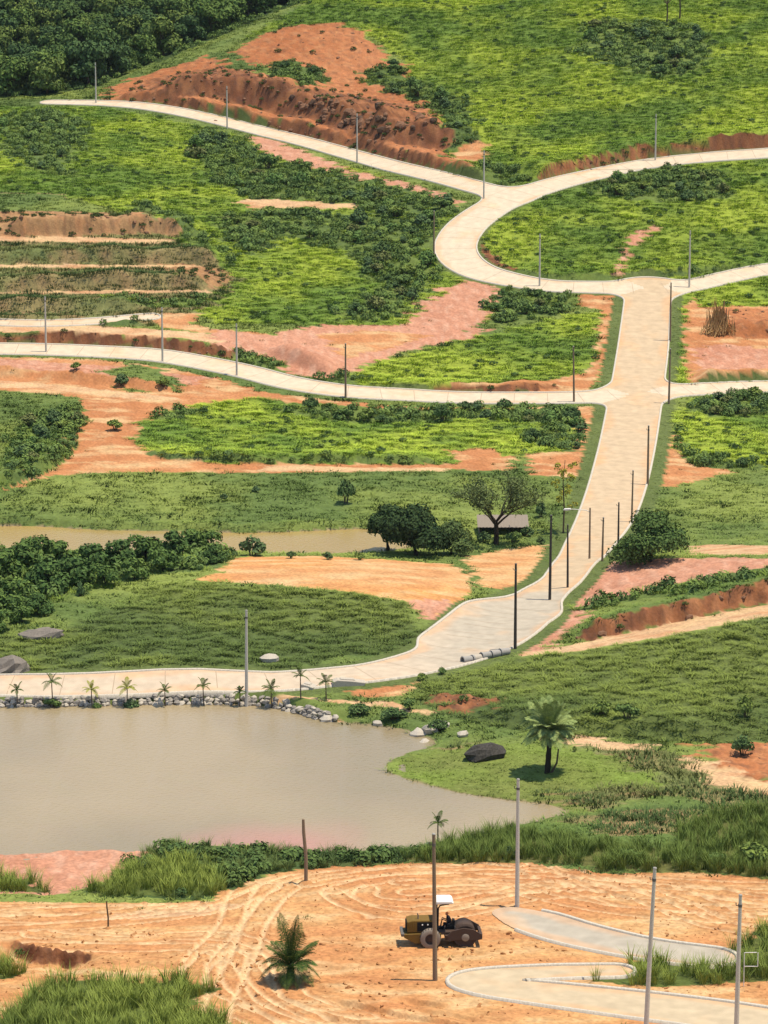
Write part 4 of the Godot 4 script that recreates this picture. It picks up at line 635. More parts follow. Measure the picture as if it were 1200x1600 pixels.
func make_patch(x0: float, x1: float, d0: float, d1: float, step: float) -> Dictionary:
	var nx := int(round((x1 - x0) / step)) + 1
	var nd := int(round((d1 - d0) / step)) + 1
	var p := {"x0": x0, "d0": d0, "step": step, "nx": nx, "nd": nd}
	var h := PackedFloat32Array(); h.resize(nx * nd)
	var road := PackedFloat32Array(); road.resize(nx * nd); road.fill(99.0)
	var tone := PackedFloat32Array(); tone.resize(nx * nd)
	var cover := PackedByteArray(); cover.resize(nx * nd); cover.fill(GR)
	for j in nd:
		for i in nx:
			h[j * nx + i] = base_h(x0 + i * step, d0 + j * step)
	for q in POLYS:
		cover = fill(p, q[2], q[1] * 1.7, q[0], cover)
	# roads: one smooth union of all strips
	for r in ROADS:
		var f := line_field(p, r[2], 3, 6.0)
		var at: Dictionary = f.at
		for o in at:
			var v: float = at[o].x
			var u := road[o]
			var k := 5.0 if r[1] < 2 else .3
			if u < 90.0:
				var m := maxf(k - absf(u - v), 0.0) / k
				if v < u: tone[o] = r[1]
				road[o] = minf(u, v) - m * m * k * .25
			else:
				road[o] = v
				tone[o] = r[1]
			if v < r[0] and v > -1.0 and cover[o] != FG:
				cover[o] = VG
	# cut banks
	for b in BANKS:
		var f := line_field(p, b[6], 2, b[2] + b[1] + 1.0)
		var at: Dictionary = f.at
		for o in at:
			var sd: float = at[o].x
			var al: float = at[o].y
			var amp: float = b[0] * sstep(minf(al, f.length - al) / b[4])
			# gullies and spurs along the face
			var wob := 1.0 + .55 * n_patch.get_noise_2d(al * 1.6, b[0] * 40.0) + .10 * n_mid.get_noise_2d(al * .8, b[0] * 40.0)
			amp *= wob
			var keep := clampf(road[o] / .9 - .2, 0.0, 1.0)
			if b[5] > 0:
				h[o] += (-amp * (1.0 - sstep(-sd / b[2])) if sd < 0.0 else -amp * (1.0 - sstep(sd / b[1]))) * keep
				if sd > -.25 and sd < b[1] + .1 and amp > .3 * b[0]:
					cover[o] = b[3]
			elif sd > 0.0:
				h[o] += amp * sstep(sd / b[1]) * (1.0 - sstep((sd - b[1]) / b[2])) * keep
				if sd < b[1] * .92 and amp > .3 * b[0] and road[o] > .4:
					cover[o] = b[3]
	# lakes: the bed and the shore
	for q in LAKES:
		var level: float = q[0]
		var inside := PackedByteArray(); inside.resize(nx * nd)
		inside = fill(p, q[1], 0.0, 1, inside)
		var f := line_field(p, q[1], 2, 5.0, true)
		var at: Dictionary = f.at
		for o in at:
			var dist := absf(at[o].x)
			if inside[o]:
				inside[o] = 2
				h[o] = level - minf(.7, .04 + dist * .3)
			else:
				h[o] = lerpf(level + .06 + dist * .28, h[o], sstep(dist / 1.6))
		for o in nx * nd:
			if inside[o]:
				cover[o] = MU
				if inside[o] == 1:
					h[o] = level - .7
	# small relief, none on roads
	for j in nd:
		for i in nx:
			var o := j * nx + i
			var x := x0 + i * step
			var d := d0 + j * step
			var c := cover[o]
			var amp: float = COVER[c][2]
			if road[o] < 1.5:
				amp *= clampf((road[o] - .35) / 1.15, 0.0, 1.0)
			if amp > 0.0:
				h[o] += amp * (n_mid.get_noise_2d(x, d) * 1.1 + n_fine.get_noise_2d(x, d) * .45)
				if c == DK or c == RO or c == TN:
					h[o] += amp * .9 * (absf(n_fine.get_noise_2d(x * .8, d * .3 + 20.0)) - .2)
					h[o] += amp * 1.6 * absf(n_streak.get_noise_2d(x * .9, d * .8))
			if road[o] < -.2:
				h[o] -= .14
	p.h = h
	p.road = road
	p.tone = tone
	p.cover = cover
	return rut(p)

# wheel ruts pressed into the foreground dirt
func rut(p: Dictionary) -> Dictionary:
	var worn := PackedFloat32Array(); worn.resize(p.nx * p.nd)
	if p.step < .3:
		var h: PackedFloat32Array = p.h
		for t in TRACKS:
			var f := line_field(p, t, 2, 1.6)
			var at: Dictionary = f.at
			for o in at:
				if p.cover[o] != FG and p.cover[o] != PA: continue
				var v := absf(absf(at[o].x) - .95)
				if v < .55:
					var k := 1.0 - sstep(v / .34)
					var berm := sstep((v - .22) / .12) * (1.0 - sstep((v - .36) / .18))
					h[o] += -.10 * k + .09 * berm
					worn[o] = maxf(worn[o], k) if k > .1 else minf(worn[o], -berm) if worn[o] < .1 else worn[o]
		p.h = h
	p.worn = worn
	return p

func mesh_patch(p: Dictionary) -> void:
	var nx: int = p.nx
	var nd: int = p.nd
	var st: float = p.step
	var V := PackedVector3Array(); V.resize(nx * nd)
	var N := PackedVector3Array(); N.resize(nx * nd)
	var K := PackedColorArray(); K.resize(nx * nd)
	var h: PackedFloat32Array = p.h
	for j in nd:
		for i in nx:
			var o := j * nx + i
			var x: float = p.x0 + i * st
			var d: float = p.d0 + j * st
			V[o] = Vector3(x, h[o] - (.12 if j == 0 and d > 200.0 else 0.0), -d)
			var hx := h[j * nx + mini(i + 1, nx - 1)] - h[j * nx + maxi(i - 1, 0)]
			var hd := h[mini(j + 1, nd - 1) * nx + i] - h[maxi(j - 1, 0) * nx + i]
			N[o] = Vector3(-hx, 2.0 * st, hd).normalized()
			K[o] = cover_color(p.cover[o], x, d, p.worn[o], h[o])
	var I := PackedInt32Array(); I.resize((nx - 1) * (nd - 1) * 6)
	var w := 0
	for j in nd - 1:
		for i in nx - 1:
			var a := j * nx + i
			I[w] = a; I[w + 1] = a + nx; I[w + 2] = a + 1
			I[w + 3] = a + 1; I[w + 4] = a + nx; I[w + 5] = a + nx + 1
			w += 6
	var arr := []
	arr.resize(Mesh.ARRAY_MAX)
	arr[Mesh.ARRAY_VERTEX] = V
	arr[Mesh.ARRAY_NORMAL] = N
	arr[Mesh.ARRAY_COLOR] = K
	arr[Mesh.ARRAY_INDEX] = I
	var am := ArrayMesh.new()
	am.add_surface_from_arrays(Mesh.PRIMITIVE_TRIANGLES, arr)
	am.surface_set_material(0, mats.ground)
	var o := MeshInstance3D.new()
	o.mesh = am
	o.name = numbered("ground")
	add_child(o)
	structure(o, "hilly ground of grass and bare red earth", "ground")

# broad patches of stronger and thinner growth, 10 to 30 m across, with smaller ones inside
func patchiness(x: float, d: float) -> float:
	return clampf(.5 + n_patch.get_noise_2d(x * .45, d * .45) * 1.7 + n_patch.get_noise_2d(x * 1.5 + 90.0, d * 1.5) * .5, 0.0, 1.0)

func cover_color(c: int, x: float, d: float, worn: float, _h: float) -> Color:
	var q: Array = COVER[c]
	var col: Color = (q[0] as Color).lerp(q[1], patchiness(x, d))
	var f := 1.0 + .16 * n_mid.get_noise_2d(x + 300.0, d) + .10 * n_fine.get_noise_2d(x, d + 90.0)
	if c == FG or c == PO or c == ORG or c == PA:
		# dry and damp streaks left by the grader
		var s := n_streak.get_noise_2d(x * .16 + d * .05, d * .42 - x * .06) + .35 * n_streak.get_noise_2d(x * .5, d * 1.3)
		col = col.lerp(Color(.66, .45, .235), clampf(s * 1.6, 0.0, .75))
		col = col.lerp(Color(.50, .205, .085), clampf(-s * 1.3 - .10, 0.0, .5))
		if worn > 0.0:
			col = col.lerp(Color(.76, .54, .31), worn * .8)
		elif worn < 0.0:
			col = col.lerp(Color(.44, .195, .080), -worn * .65)
	elif c == PK:
		var s := n_streak.get_noise_2d(x * 1.2, d * .4)
		col = col.lerp(Color(.62, .36, .25), clampf(s * 1.5, 0.0, .7))
	elif c == DK or c == RO or c == TN:
		var s := n_streak.get_noise_2d(x * .8, d * .6 + 40.0)
		col = col.lerp(Color(.52, .25, .115), clampf(s * 1.5 - .1, 0.0, .3 if c == DK else .7))
		if c == DK:
			col = col.lerp(Color(.10, .050, .032), clampf(-s * 1.7 - .1, 0.0, .7))
		col = col.lerp(Color(.16, .085, .055), clampf(n_fine.get_noise_2d(x * .7 + 9.0, d * .4) * 1.4 - .15, 0.0, .5))
	elif c == DR:
		col = col.lerp(Color(.30, .20, .10), clampf(n_patch.get_noise_2d(x * 2.0 + 70.0, d * 4.0) * 2.0, 0.0, .8))
	return Color(col.r * f, col.g * f, col.b * f)

func make_outskirts() -> void:
	# the land goes on round the detailed part
	var st := SurfaceTool.new()
	st.begin(Mesh.PRIMITIVE_TRIANGLES)
	var s := 25.0
	var nx := 57
	var nd := 61
	for j in nd:
		for i in nx:
			var x := -700.0 + i * s
			var d := 100.0 + j * s
			var inner: bool = d > 178.0 and d < 1110.0 and absf(x) < (45.0 if d < 246.0 else 75.0 if d < 420.0 else 95.0 if d < 600.0 else 120.0 if d < 760.0 else 180.0)
			var y := base_h(x, d) - (14.0 if inner else 1.0) + n_patch.get_noise_2d(x * .2, d * .2) * 2.0
			st.set_color(cover_color(LU, x, d, 0.0, 0.0))
			st.add_vertex(Vector3(x, y, -d))
	for j in nd - 1:
		for i in nx - 1:
			var a := j * nx + i
			for k in [a, a + nx, a + 1, a + 1, a + nx, a + nx + 1]:
				st.add_index(k)
	st.generate_normals()
	var o := commit(st, "ground", mats.ground)
	structure(o, "green land beyond the subdivision", "ground")

func patch_at(d: float) -> Dictionary:
	for p in patches:
		if d < p.d0 + (p.nd - 1) * p.step:
			return p
	return patches[-1]

func ground_y(x: float, d: float) -> float:
	var p := patch_at(d)
	var u := clampf((x - p.x0) / p.step, 0.0, p.nx - 1.001)
	var v := clampf((d - p.d0) / p.step, 0.0, p.nd - 1.001)
	var i := int(u)
	var j := int(v)
	u -= i; v -= j
	var h: PackedFloat32Array = p.h
	var o: int = j * p.nx + i
	return lerpf(lerpf(h[o], h[o + 1], u), lerpf(h[o + p.nx], h[o + p.nx + 1], u), v)

func on_ground(x: float, d: float, sink := 0.0) -> Vector3:
	return Vector3(x, ground_y(x, d) - sink, -d)

# ------------------------------------------------------------------ roads
var ROAD_TONES := [Color(.51, .390, .258), Color(.58, .485, .36), Color(.50, .405, .275), Color(.41, .365, .295)]

func make_roads() -> void:
	var st := SurfaceTool.new()
	st.begin(Mesh.PRIMITIVE_TRIANGLES)
	var kb := SurfaceTool.new()
	kb.begin(Mesh.PRIMITIVE_TRIANGLES)
	for p in patches:
		if p.step > 1.0: continue
		var nx: int = p.nx
		var road: PackedFloat32Array = p.road
		for j in p.nd - 1:
			for i in nx - 1:
				var o: int = j * nx + i
				var ids := [o, o + nx, o + nx + 1, o + 1]
				var inn := 0
				for k in ids:
					if road[k] < 0.0: inn += 1
				if inn == 0: continue
				var poly: Array[Vector2] = []
				var edge: Array[Vector2] = []
				for k in 4:
					var a: int = ids[k]
					var b: int = ids[(k + 1) % 4]
					var pa := Vector2(p.x0 + (a % nx) * p.step, p.d0 + (a / nx) * p.step)
					var pb := Vector2(p.x0 + (b % nx) * p.step, p.d0 + (b / nx) * p.step)
					if road[a] < 0.0: poly.append(pa)
					if (road[a] < 0.0) != (road[b] < 0.0):
						var c := pa.lerp(pb, road[a] / (road[a] - road[b]))
						poly.append(c)
						edge.append(c)
				for k in range(1, poly.size() - 1):
					for q in [poly[0], poly[k], poly[k + 1]]:
						st.set_normal(road_normal(q))
						st.set_color(tone_color(p.tone[o], q.x, q.y, road_at(p, q.x, q.y)))
						st.add_vertex(Vector3(q.x, road_y(q), -q.y))
				if edge.size() == 2 and not (p.tone[o] > 2.5 and (p.x0 + i * p.step < 12.5 and p.d0 + j * p.step > 217.0)):
					kerb(kb, p, edge[0], edge[1])
	var o := MeshInstance3D.new()
	o.mesh = st.commit()
	o.mesh.surface_set_material(0, mats.road)
	o.name = "road"
	add_child(o)
	structure(o, "pale concrete streets climbing the hill", "road")
	var jt := begin()
	for r in ROADS:
		if r[1] > 1: continue
		joints(jt, r[2])
	jt.generate_normals()
	commit(jt, "joints", mats.joint, o).set_meta("kind", "stuff")
	kb.generate_normals()
	structure(commit(kb, "kerb", mats.kerb), "whitish concrete kerbs along the streets", "kerb")

# the dark seams between the poured slabs
func joints(st: SurfaceTool, pts: PackedFloat32Array) -> void:
	var acc := 3.0
	for k in pts.size() / 3 - 1:
		var a := Vector2(pts[k * 3], pts[k * 3 + 1])
		var b := Vector2(pts[k * 3 + 3], pts[k * 3 + 4])
		var l := a.distance_to(b)
		var dir := (b - a) / l
		var across := Vector2(-dir.y, dir.x)
		while acc < l:
			var c := a + dir * acc
			var half := pts[k * 3 + 2] - .15
			for s in 8:
				var u := c + across * half * (-1.0 + s * .25)
				var v := c + across * half * (-.75 + s * .25)
				var w := dir * .045
				var q: Array[Vector3] = []
				for e in [u - w, u + w, v + w, v - w]:
					q.append(Vector3(e.x, road_y(e) + .006, -e.y))
				quad(st, q[0], q[1], q[2], q[3])
			acc += 5.5
		acc -= l

func tone_color(t: float, x: float, d: float, edge: float) -> Color:
	var c: Color = ROAD_TONES[int(t)]
	if t < .5:
		# a stretch poured later in greyer concrete, and dusty stretches down by the lake
		var grey := clampf((346.0 - d) * .8, 0.0, 1.0)
		c = c.lerp(Color(.43, .375, .295), grey)
		c = c.lerp(Color(.53, .43, .32), clampf((9.0 - x) / 9.0 + .6 * n_patch.get_noise_2d(x, d), 0.0, 1.0) * grey)
	var n := n_patch.get_noise_2d(x * 1.6, d * 1.1)
	c = c.lerp(Color(.66, .40, .21), clampf(n * 1.2 - .30, 0.0, .4))
	# red soil washed onto the slabs from the verges
	c = c.lerp(Color(.60, .33, .16), clampf((edge + .9 + 2.2 * n_patch.get_noise_2d(x * 1.1 + 500.0, d * 1.1)) * .55, 0.0, .42))
	return c * (1.0 + .06 * n_mid.get_noise_2d(x, d) + .05 * n_fine.get_noise_2d(x * .6, d * .25))

func road_y(q: Vector2) -> float:
	return base_h(q.x, q.y) + .06

func road_normal(q: Vector2) -> Vector3:
	return Vector3(base_h(q.x - 1.0, q.y) - base_h(q.x + 1.0, q.y), 2.0, base_h(q.x, q.y + 1.0) - base_h(q.x, q.y - 1.0)).normalized()

func road_grad(p: Dictionary, q: Vector2) -> Vector2:
	var e: float = p.step
	return Vector2(road_at(p, q.x + e, q.y) - road_at(p, q.x - e, q.y), road_at(p, q.x, q.y + e) - road_at(p, q.x, q.y - e)).normalized()

func road_at(p: Dictionary, x: float, d: float) -> float:
	var u := clampf((x - p.x0) / p.step, 0.0, p.nx - 1.001)
	var v := clampf((d - p.d0) / p.step, 0.0, p.nd - 1.001)
	var i := int(u)
	var j := int(v)
	u -= i; v -= j
	var r: PackedFloat32Array = p.road
	var o: int = j * p.nx + i
	return lerpf(lerpf(r[o], r[o + 1], u), lerpf(r[o + p.nx], r[o + p.nx + 1], u), v)

func kerb(kb: SurfaceTool, p: Dictionary, a: Vector2, b: Vector2) -> void:
	var na := road_grad(p, a)
	var nb := road_grad(p, b)
	var w := .30
	var ring_a: Array[Vector3] = []
	var ring_b: Array[Vector3] = []
	for k in [[0.0, -.05], [.02, .13], [.05, .15], [w, .15], [w + .03, -.25]]:
		var qa: Vector2 = a + na * k[0]
		var qb: Vector2 = b + nb * k[0]
		ring_a.append(Vector3(qa.x, base_h(qa.x, qa.y) + .06 + k[1], -qa.y))
		ring_b.append(Vector3(qb.x, base_h(qb.x, qb.y) + .06 + k[1], -qb.y))
	for k in 4:
		var up: Vector3 = (ring_b[k] - ring_a[k]).cross(ring_a[k + 1] - ring_a[k])
		var flip := up.y < 0.0 if k > 0 and k < 3 else up.dot(Vector3(na.x, 0, -na.y)) * (1.0 if k == 3 else -1.0) < 0.0
		var quad := [ring_a[k], ring_b[k], ring_b[k + 1], ring_a[k], ring_b[k + 1], ring_a[k + 1]]
		if not flip: quad.reverse()
		for v in quad: kb.add_vertex(v)

# ------------------------------------------------------------------ water
func make_water() -> void:
	var labels := ["still murky beige lake below the subdivision", "narrow ochre pond behind the orange pad"]
	for k in LAKES.size():
		var pts := PackedVector2Array()
		var src: PackedFloat32Array = LAKES[k][1]
		for i in src.size() / 2: pts.append(Vector2(src[i * 2], src[i * 2 + 1]))
		var grown := Geometry2D.offset_polygon(pts, 1.6)
		var outline: PackedVector2Array = grown[0]
		var lo := Vector2(1e9, 1e9)
		var hi := -lo
		for v in outline:
			lo = lo.min(v); hi = hi.max(v)
		var st := begin()
		var cell := 1.5
		for j in int((hi.y - lo.y) / cell) + 1:
			for i in int((hi.x - lo.x) / cell) + 1:
				var c := lo + Vector2(i, j) * cell
				if not Geometry2D.is_point_in_polygon(c + Vector2.ONE * cell * .5, outline): continue
				for q in [c, c + Vector2(0, cell), c + Vector2(cell, 0), c + Vector2(cell, 0), c + Vector2(0, cell), c + Vector2(cell, cell)]:
					st.set_normal(Vector3.UP)
					st.set_color(water_color(k, q))
					st.add_vertex(Vector3(q.x, LAKES[k][0], -q.y))
		structure(commit(st, "water", mats.water), labels[k], "water")

# silt carried by the water: cloudy beige, with pink clay stirred up off the near beach
func water_color(k: int, q: Vector2) -> Color:
	var n := n_patch.get_noise_2d(q.x * .5, q.y * .25)
	if k == 1:
		return Color(.36, .25, .088).lerp(Color(.31, .225, .088), clampf(.5 + n, 0.0, 1.0))
	var c := Color(.315, .248, .146).lerp(Color(.250, .200, .120), clampf(.5 + n * 1.6, 0.0, 1.0))
	var plume := 1.0 - (q - PLUME).length() / 9.0 + n * 1.2
	return c.lerp(Color(.42, .20, .155), clampf(plume, 0.0, .75))

# ------------------------------------------------------------------ naming and mesh helpers
func numbered(called: String) -> String:
	var n: int = taken.get(called, 0)
	taken[called] = n + 1
	return called if n == 0 else "%s_%03d" % [called, n]

func structure(o: Node, label: String, category: String) -> void:
	o.set_meta("kind", "structure")
	o.set_meta("label", label)
	o.set_meta("category", category)

func tag(o: Node, label: String, category: String, group := "", kind := "") -> Node:
	o.set_meta("label", label)
	o.set_meta("category", category)
	if group: o.set_meta("group", group)
	if kind: o.set_meta("kind", kind)
	return o

func commit(st: SurfaceTool, called: String, m: Material, parent: Node = null) -> MeshInstance3D:
	var o := MeshInstance3D.new()
	o.mesh = st.commit()
	o.mesh.surface_set_material(0, m)
	if parent == null:
		o.name = numbered(called)
		add_child(o)
	else:
		o.name = called
		parent.add_child(o, true)
	return o

func thing(called: String, label: String, category: String, pos: Vector3, turn := 0.0, group := "") -> Node3D:
	var o := Node3D.new()
	o.name = numbered(called)
	add_child(o)
	o.position = pos
	o.rotation.y = turn
	tag(o, label, category, group)
	return o

func copy_of(proto: Node3D, called: String, label: String, category: String, pos: Vector3, turn: float, size: Vector3, group := "") -> Node3D:
	var o: Node3D = proto.duplicate()
	o.name = numbered(called)
	add_child(o)
	o.position = pos
	o.rotation.y = turn
	o.scale = size
	tag(o, label, category, group)
	return o

func begin() -> SurfaceTool:
	var st := SurfaceTool.new()
	st.begin(Mesh.PRIMITIVE_TRIANGLES)
	return st

func tri(st: SurfaceTool, a: Vector3, b: Vector3, c: Vector3) -> void:
	st.add_vertex(a); st.add_vertex(b); st.add_vertex(c)

func quad(st: SurfaceTool, a: Vector3, b: Vector3, c: Vector3, d: Vector3) -> void:
	tri(st, a, b, c)
	tri(st, a, c, d)

# a tapered tube through points
func tube(st: SurfaceTool, pts: Array, radii: Array, sides := 7) -> void:
	st.set_smooth_group(0)
	var rings := []
	for k in pts.size():
		var t: Vector3 = (pts[mini(k + 1, pts.size() - 1)] - pts[maxi(k - 1, 0)]).normalized()
		var u := t.cross(Vector3(.13, .2, .97)).normalized()
		var v := t.cross(u)
		var ring := []
		for i in sides:
			var a := TAU * i / sides
			ring.append(pts[k] + (u * cos(a) + v * sin(a)) * radii[k])
		rings.append(ring)
	for k in pts.size() - 1:
		for i in sides:
			var j := (i + 1) % sides
			quad(st, rings[k][i], rings[k][j], rings[k + 1][j], rings[k + 1][i])
	st.set_smooth_group(-1)
	for i in range(1, sides - 1):
		tri(st, rings[0][0], rings[0][i + 1], rings[0][i])
		tri(st, rings[-1][0], rings[-1][i], rings[-1][i + 1])

# an outline in x/y given a width along z, its edges chamfered
func slab(st: SurfaceTool, outline: PackedVector2Array, z0: float, z1: float, bevel := .03) -> void:
	st.set_smooth_group(-1)
	var inner_list := Geometry2D.offset_polygon(outline, -bevel)
	var inner: PackedVector2Array = inner_list[0] if inner_list.size() == 1 and inner_list[0].size() == outline.size() else outline
	var near_z := z1 - bevel
	var far_z := z0 + bevel
	if inner != outline:
		# match the two outlines by nearest corner
		var best := 0
		for i in inner.size():
			if inner[i].distance_to(outline[0]) < inner[best].distance_to(outline[0]): best = i
		var turned := PackedVector2Array()
		for i in inner.size(): turned.append(inner[(best + i) % inner.size()])
		inner = turned
		if Geometry2D.is_polygon_clockwise(inner) != Geometry2D.is_polygon_clockwise(outline): inner = outline
	var n := outline.size()
	var cw := Geometry2D.is_polygon_clockwise(outline)
	for i in n:
		var j := (i + 1) % n
		var a := outline[i]
		var b := outline[j]
		var c := inner[i]
		var e := inner[j]
		var rows := [[c, e, z1], [a, b, near_z], [a, b, far_z], [c, e, z0]]
		for k in 3:
			var p := [Vector3(rows[k][0].x, rows[k][0].y, rows[k][2]), Vector3(rows[k][1].x, rows[k][1].y, rows[k][2]), Vector3(rows[k + 1][1].x, rows[k + 1][1].y, rows[k + 1][2]), Vector3(rows[k + 1][0].x, rows[k + 1][0].y, rows[k + 1][2])]
			if cw: quad(st, p[3], p[2], p[1], p[0])
			else: quad(st, p[0], p[1], p[2], p[3])
	var ids := Geometry2D.triangulate_polygon(inner)
	for i in range(0, ids.size(), 3):
		var q := [inner[ids[i]], inner[ids[i + 1]], inner[ids[i + 2]]]
		if (q[1] - q[0]).cross(q[2] - q[0]) > 0.0: q.reverse()
		tri(st, Vector3(q[0].x, q[0].y, z1), Vector3(q[1].x, q[1].y, z1), Vector3(q[2].x, q[2].y, z1))
		tri(st, Vector3(q[2].x, q[2].y, z0), Vector3(q[1].x, q[1].y, z0), Vector3(q[0].x, q[0].y, z0))

func box(st: SurfaceTool, x0: float, y0: float, z0: float, x1: float, y1: float, z1: float, bevel := .02) -> void:
	slab(st, PackedVector2Array([Vector2(x0, y0), Vector2(x1, y0), Vector2(x1, y1), Vector2(x0, y1)]), z0, z1, bevel)

# a wheel or drum: an outline (radius, z) turned round the z axis at centre c
func wheel(st: SurfaceTool, c: Vector3, profile: Array, sides := 24) -> void:
	st.set_smooth_group(1)
	for k in profile.size() - 1:
		for i in sides:
			var a := TAU * i / sides
			var b := TAU * (i + 1) / sides
			var p: Vector2 = profile[k]
			var q: Vector2 = profile[k + 1]
			quad(st, c + Vector3(cos(a) * p.x, sin(a) * p.x, p.y), c + Vector3(cos(b) * p.x, sin(b) * p.x, p.y), c + Vector3(cos(b) * q.x, sin(b) * q.x, q.y), c + Vector3(cos(a) * q.x, sin(a) * q.x, q.y))

# ------------------------------------------------------------------ vegetation
func tuft_mesh(sd: int, blades: int, tall: float, spread: float, wide: float, lean: float, m: Material) -> ArrayMesh:
	var rng := RandomNumberGenerator.new()
	rng.seed = sd
	var st := begin()
	st.set_smooth_group(-1)
	for b in blades:
		var a := rng.randf() * TAU
		var r := sqrt(rng.randf()) * spread
		var root := Vector3(cos(a) * r, -.06, sin(a) * r)
		var hgt := tall * rng.randf_range(.55, 1.1)
		var out := Vector3(cos(a + rng.randf_range(-.8, .8)), 0, sin(a + rng.randf_range(-.8, .8)))
		var bend := hgt * lean * rng.randf_range(.3, 1.2)
		var side := out.cross(Vector3.UP) * wide * rng.randf_range(.7, 1.3)
		var p1 := root + Vector3.UP * hgt * .55 + out * bend * .35
		var p2 := root + Vector3.UP * hgt + out * bend
		var k := rng.randf_range(.78, 1.12)
		st.set_color(Color(k, k, k * .95))
		quad(st, root - side * .6, root + side * .6, p1 + side * .5, p1 - side * .5)
		tri(st, p1 - side * .5, p1 + side * .5, p2)
	st.generate_normals()
	var am := st.commit()
	am.surface_set_material(0, m)
	return am

func leaf_cloud(st: SurfaceTool, rng: RandomNumberGenerator, c: Vector3, r: Vector3, n: int, size: float, a: Color, b: Color) -> void:
	st.set_smooth_group(-1)
	for i in n:
		var v := Vector3(rng.randfn(), rng.randfn(), rng.randfn()).normalized()
		if v.y < -.55: v.y *= -.6
		var p := c + v * r * rng.randf_range(.62, 1.06)
		var nn := (v + Vector3(rng.randf_range(-.8, .8), rng.randf_range(-.3, 1.0), rng.randf_range(-.8, .8))).normalized()
		var u := nn.cross(Vector3(rng.randfn(), rng.randfn(), rng.randfn())).normalized()
		var w := nn.cross(u)
		var s := size * rng.randf_range(.6, 1.3)
		st.set_color(a.lerp(b, rng.randf()))
		var q1 := p - u * s
		var q2 := p + w * s * .5 + nn * s * .12
		var q3 := p + u * s
		var q4 := p - w * s * .5 + nn * s * .12
		tri(st, q1, q2, q3)
		tri(st, q1, q3, q4)

func leaf_commit(st: SurfaceTool, called: String, parent: Node) -> MeshInstance3D:
	st.generate_normals()
	return commit(st, called, mats.leaf, parent)

var batches := {}

func sow(kind: String, pos: Vector3, size: Vector3, turn: float, col: Color) -> void:
	if not batches.has(kind): batches[kind] = [[], []]
	batches[kind][0].append(Transform3D(Basis(Vector3.UP, turn).scaled_local(size), pos))
	batches[kind][1].append(col)

func make_vegetation() -> void:
	var rng := RandomNumberGenerator.new()
	rng.seed = 77
	for p in patches:
		if p.step > 1.0: continue
		sow_patch(p, rng)
	var st := begin()
	var r2 := RandomNumberGenerator.new()
	r2.seed = 5
	leaf_cloud(st, r2, Vector3(0, .35, 0), Vector3(.62, .48, .62), 90, .17, Color(.8, .8, .8), Color(1.15, 1.15, 1.1))
	st.generate_normals()
	var leafy := st.commit()
	leafy.surface_set_material(0, mats.leaf)
	var kinds := {
		"lush": [tuft_mesh(1, 36, .85, .62, .065, 1.3, mats.grass), "long lime green grass covering the hillsides", "hillside_grass"],
		"lush_b": [tuft_mesh(2, 34, .75, .72, .07, 1.7, mats.grass), "long bent green grass between the hillside tufts", "bent_grass"],
		"short": [tuft_mesh(3, 30, .40, .55, .05, 1.2, mats.grass), "short green grass on verges and meadows", "short_grass"],
		"tall": [tuft_mesh(4, 36, 1.5, .32, .04, .62, mats.grass), "tall upright grass at the lake shore and the near dirt", "tall_grass"],
		"leafy": [leafy, "low leafy undergrowth of the thickets", "undergrowth"],
	}
	for k in kinds:
		if not batches.has(k): continue
		var mm := MultiMesh.new()
		mm.transform_format = MultiMesh.TRANSFORM_3D
		mm.use_colors = true
		mm.mesh = kinds[k][0]
		var tf: Array = batches[k][0]
		mm.instance_count = tf.size()
		for i in tf.size():
			mm.set_instance_transform(i, tf[i])
			mm.set_instance_color(i, batches[k][1][i])
		var o := MultiMeshInstance3D.new()
		o.multimesh = mm
		o.name = numbered(kinds[k][2])
		add_child(o)
		tag(o, kinds[k][1], "grass" if k != "leafy" else "undergrowth", "", "stuff")
	batches.clear()

func sow_patch(p: Dictionary, rng: RandomNumberGenerator) -> void:
	var st: float = p.step
	var cell := st * st
	# kind, tufts per square metre, smallest and largest size
	var plan := {
		LU: [1.1, .45, 1.15], GR: [1.2, .5, 1.4], SL: [1.5, .4, .95], DR: [1.2, .7, 1.7], LA: [2.6, .35, .75], VG: [1.5, .3, .55],
		TA: [1.9, .55, 1.15], RE: [1.3, .4, .75], TH: [.62, .5, 1.9], FO: [.15, 1.0, 2.0], FG: [.003, .4, .8], ORG: [.012, .4, 1.0], PK: [.012, .4, 1.0], RO: [.015, .8, 1.5], DK: [.10, .5, 1.3], TN: [.12, .6, 1.3],
	}
	for j in int(p.nd):
		var d: float = p.d0 + j * st
		var half := .133 * 1.28 * d + 8.0
		for i in int(p.nx):
			var o: int = j * p.nx + i
			var c: int = p.cover[o]
			if not plan.has(c): continue
			var x: float = p.x0 + i * st
			if absf(x) > half: continue
			var q: Array = plan[c]
			var n := n_patch.get_noise_2d(x * 1.4 + 40.0, d * 1.4)
			var m := n_mid.get_noise_2d(x, d)
			var dens: float = q[0] * cell
			if c == LU or c == SL or c == TA: dens *= 1.0 + 1.1 * m
			if c == GR: dens *= 1.0 + 1.5 * n
			if p.road[o] < .5: continue
			var many := int(dens) + (1 if rng.randf() < dens - int(dens) else 0)
			for again in many: sow_one(c, q, x, d, st, n, m, rng)

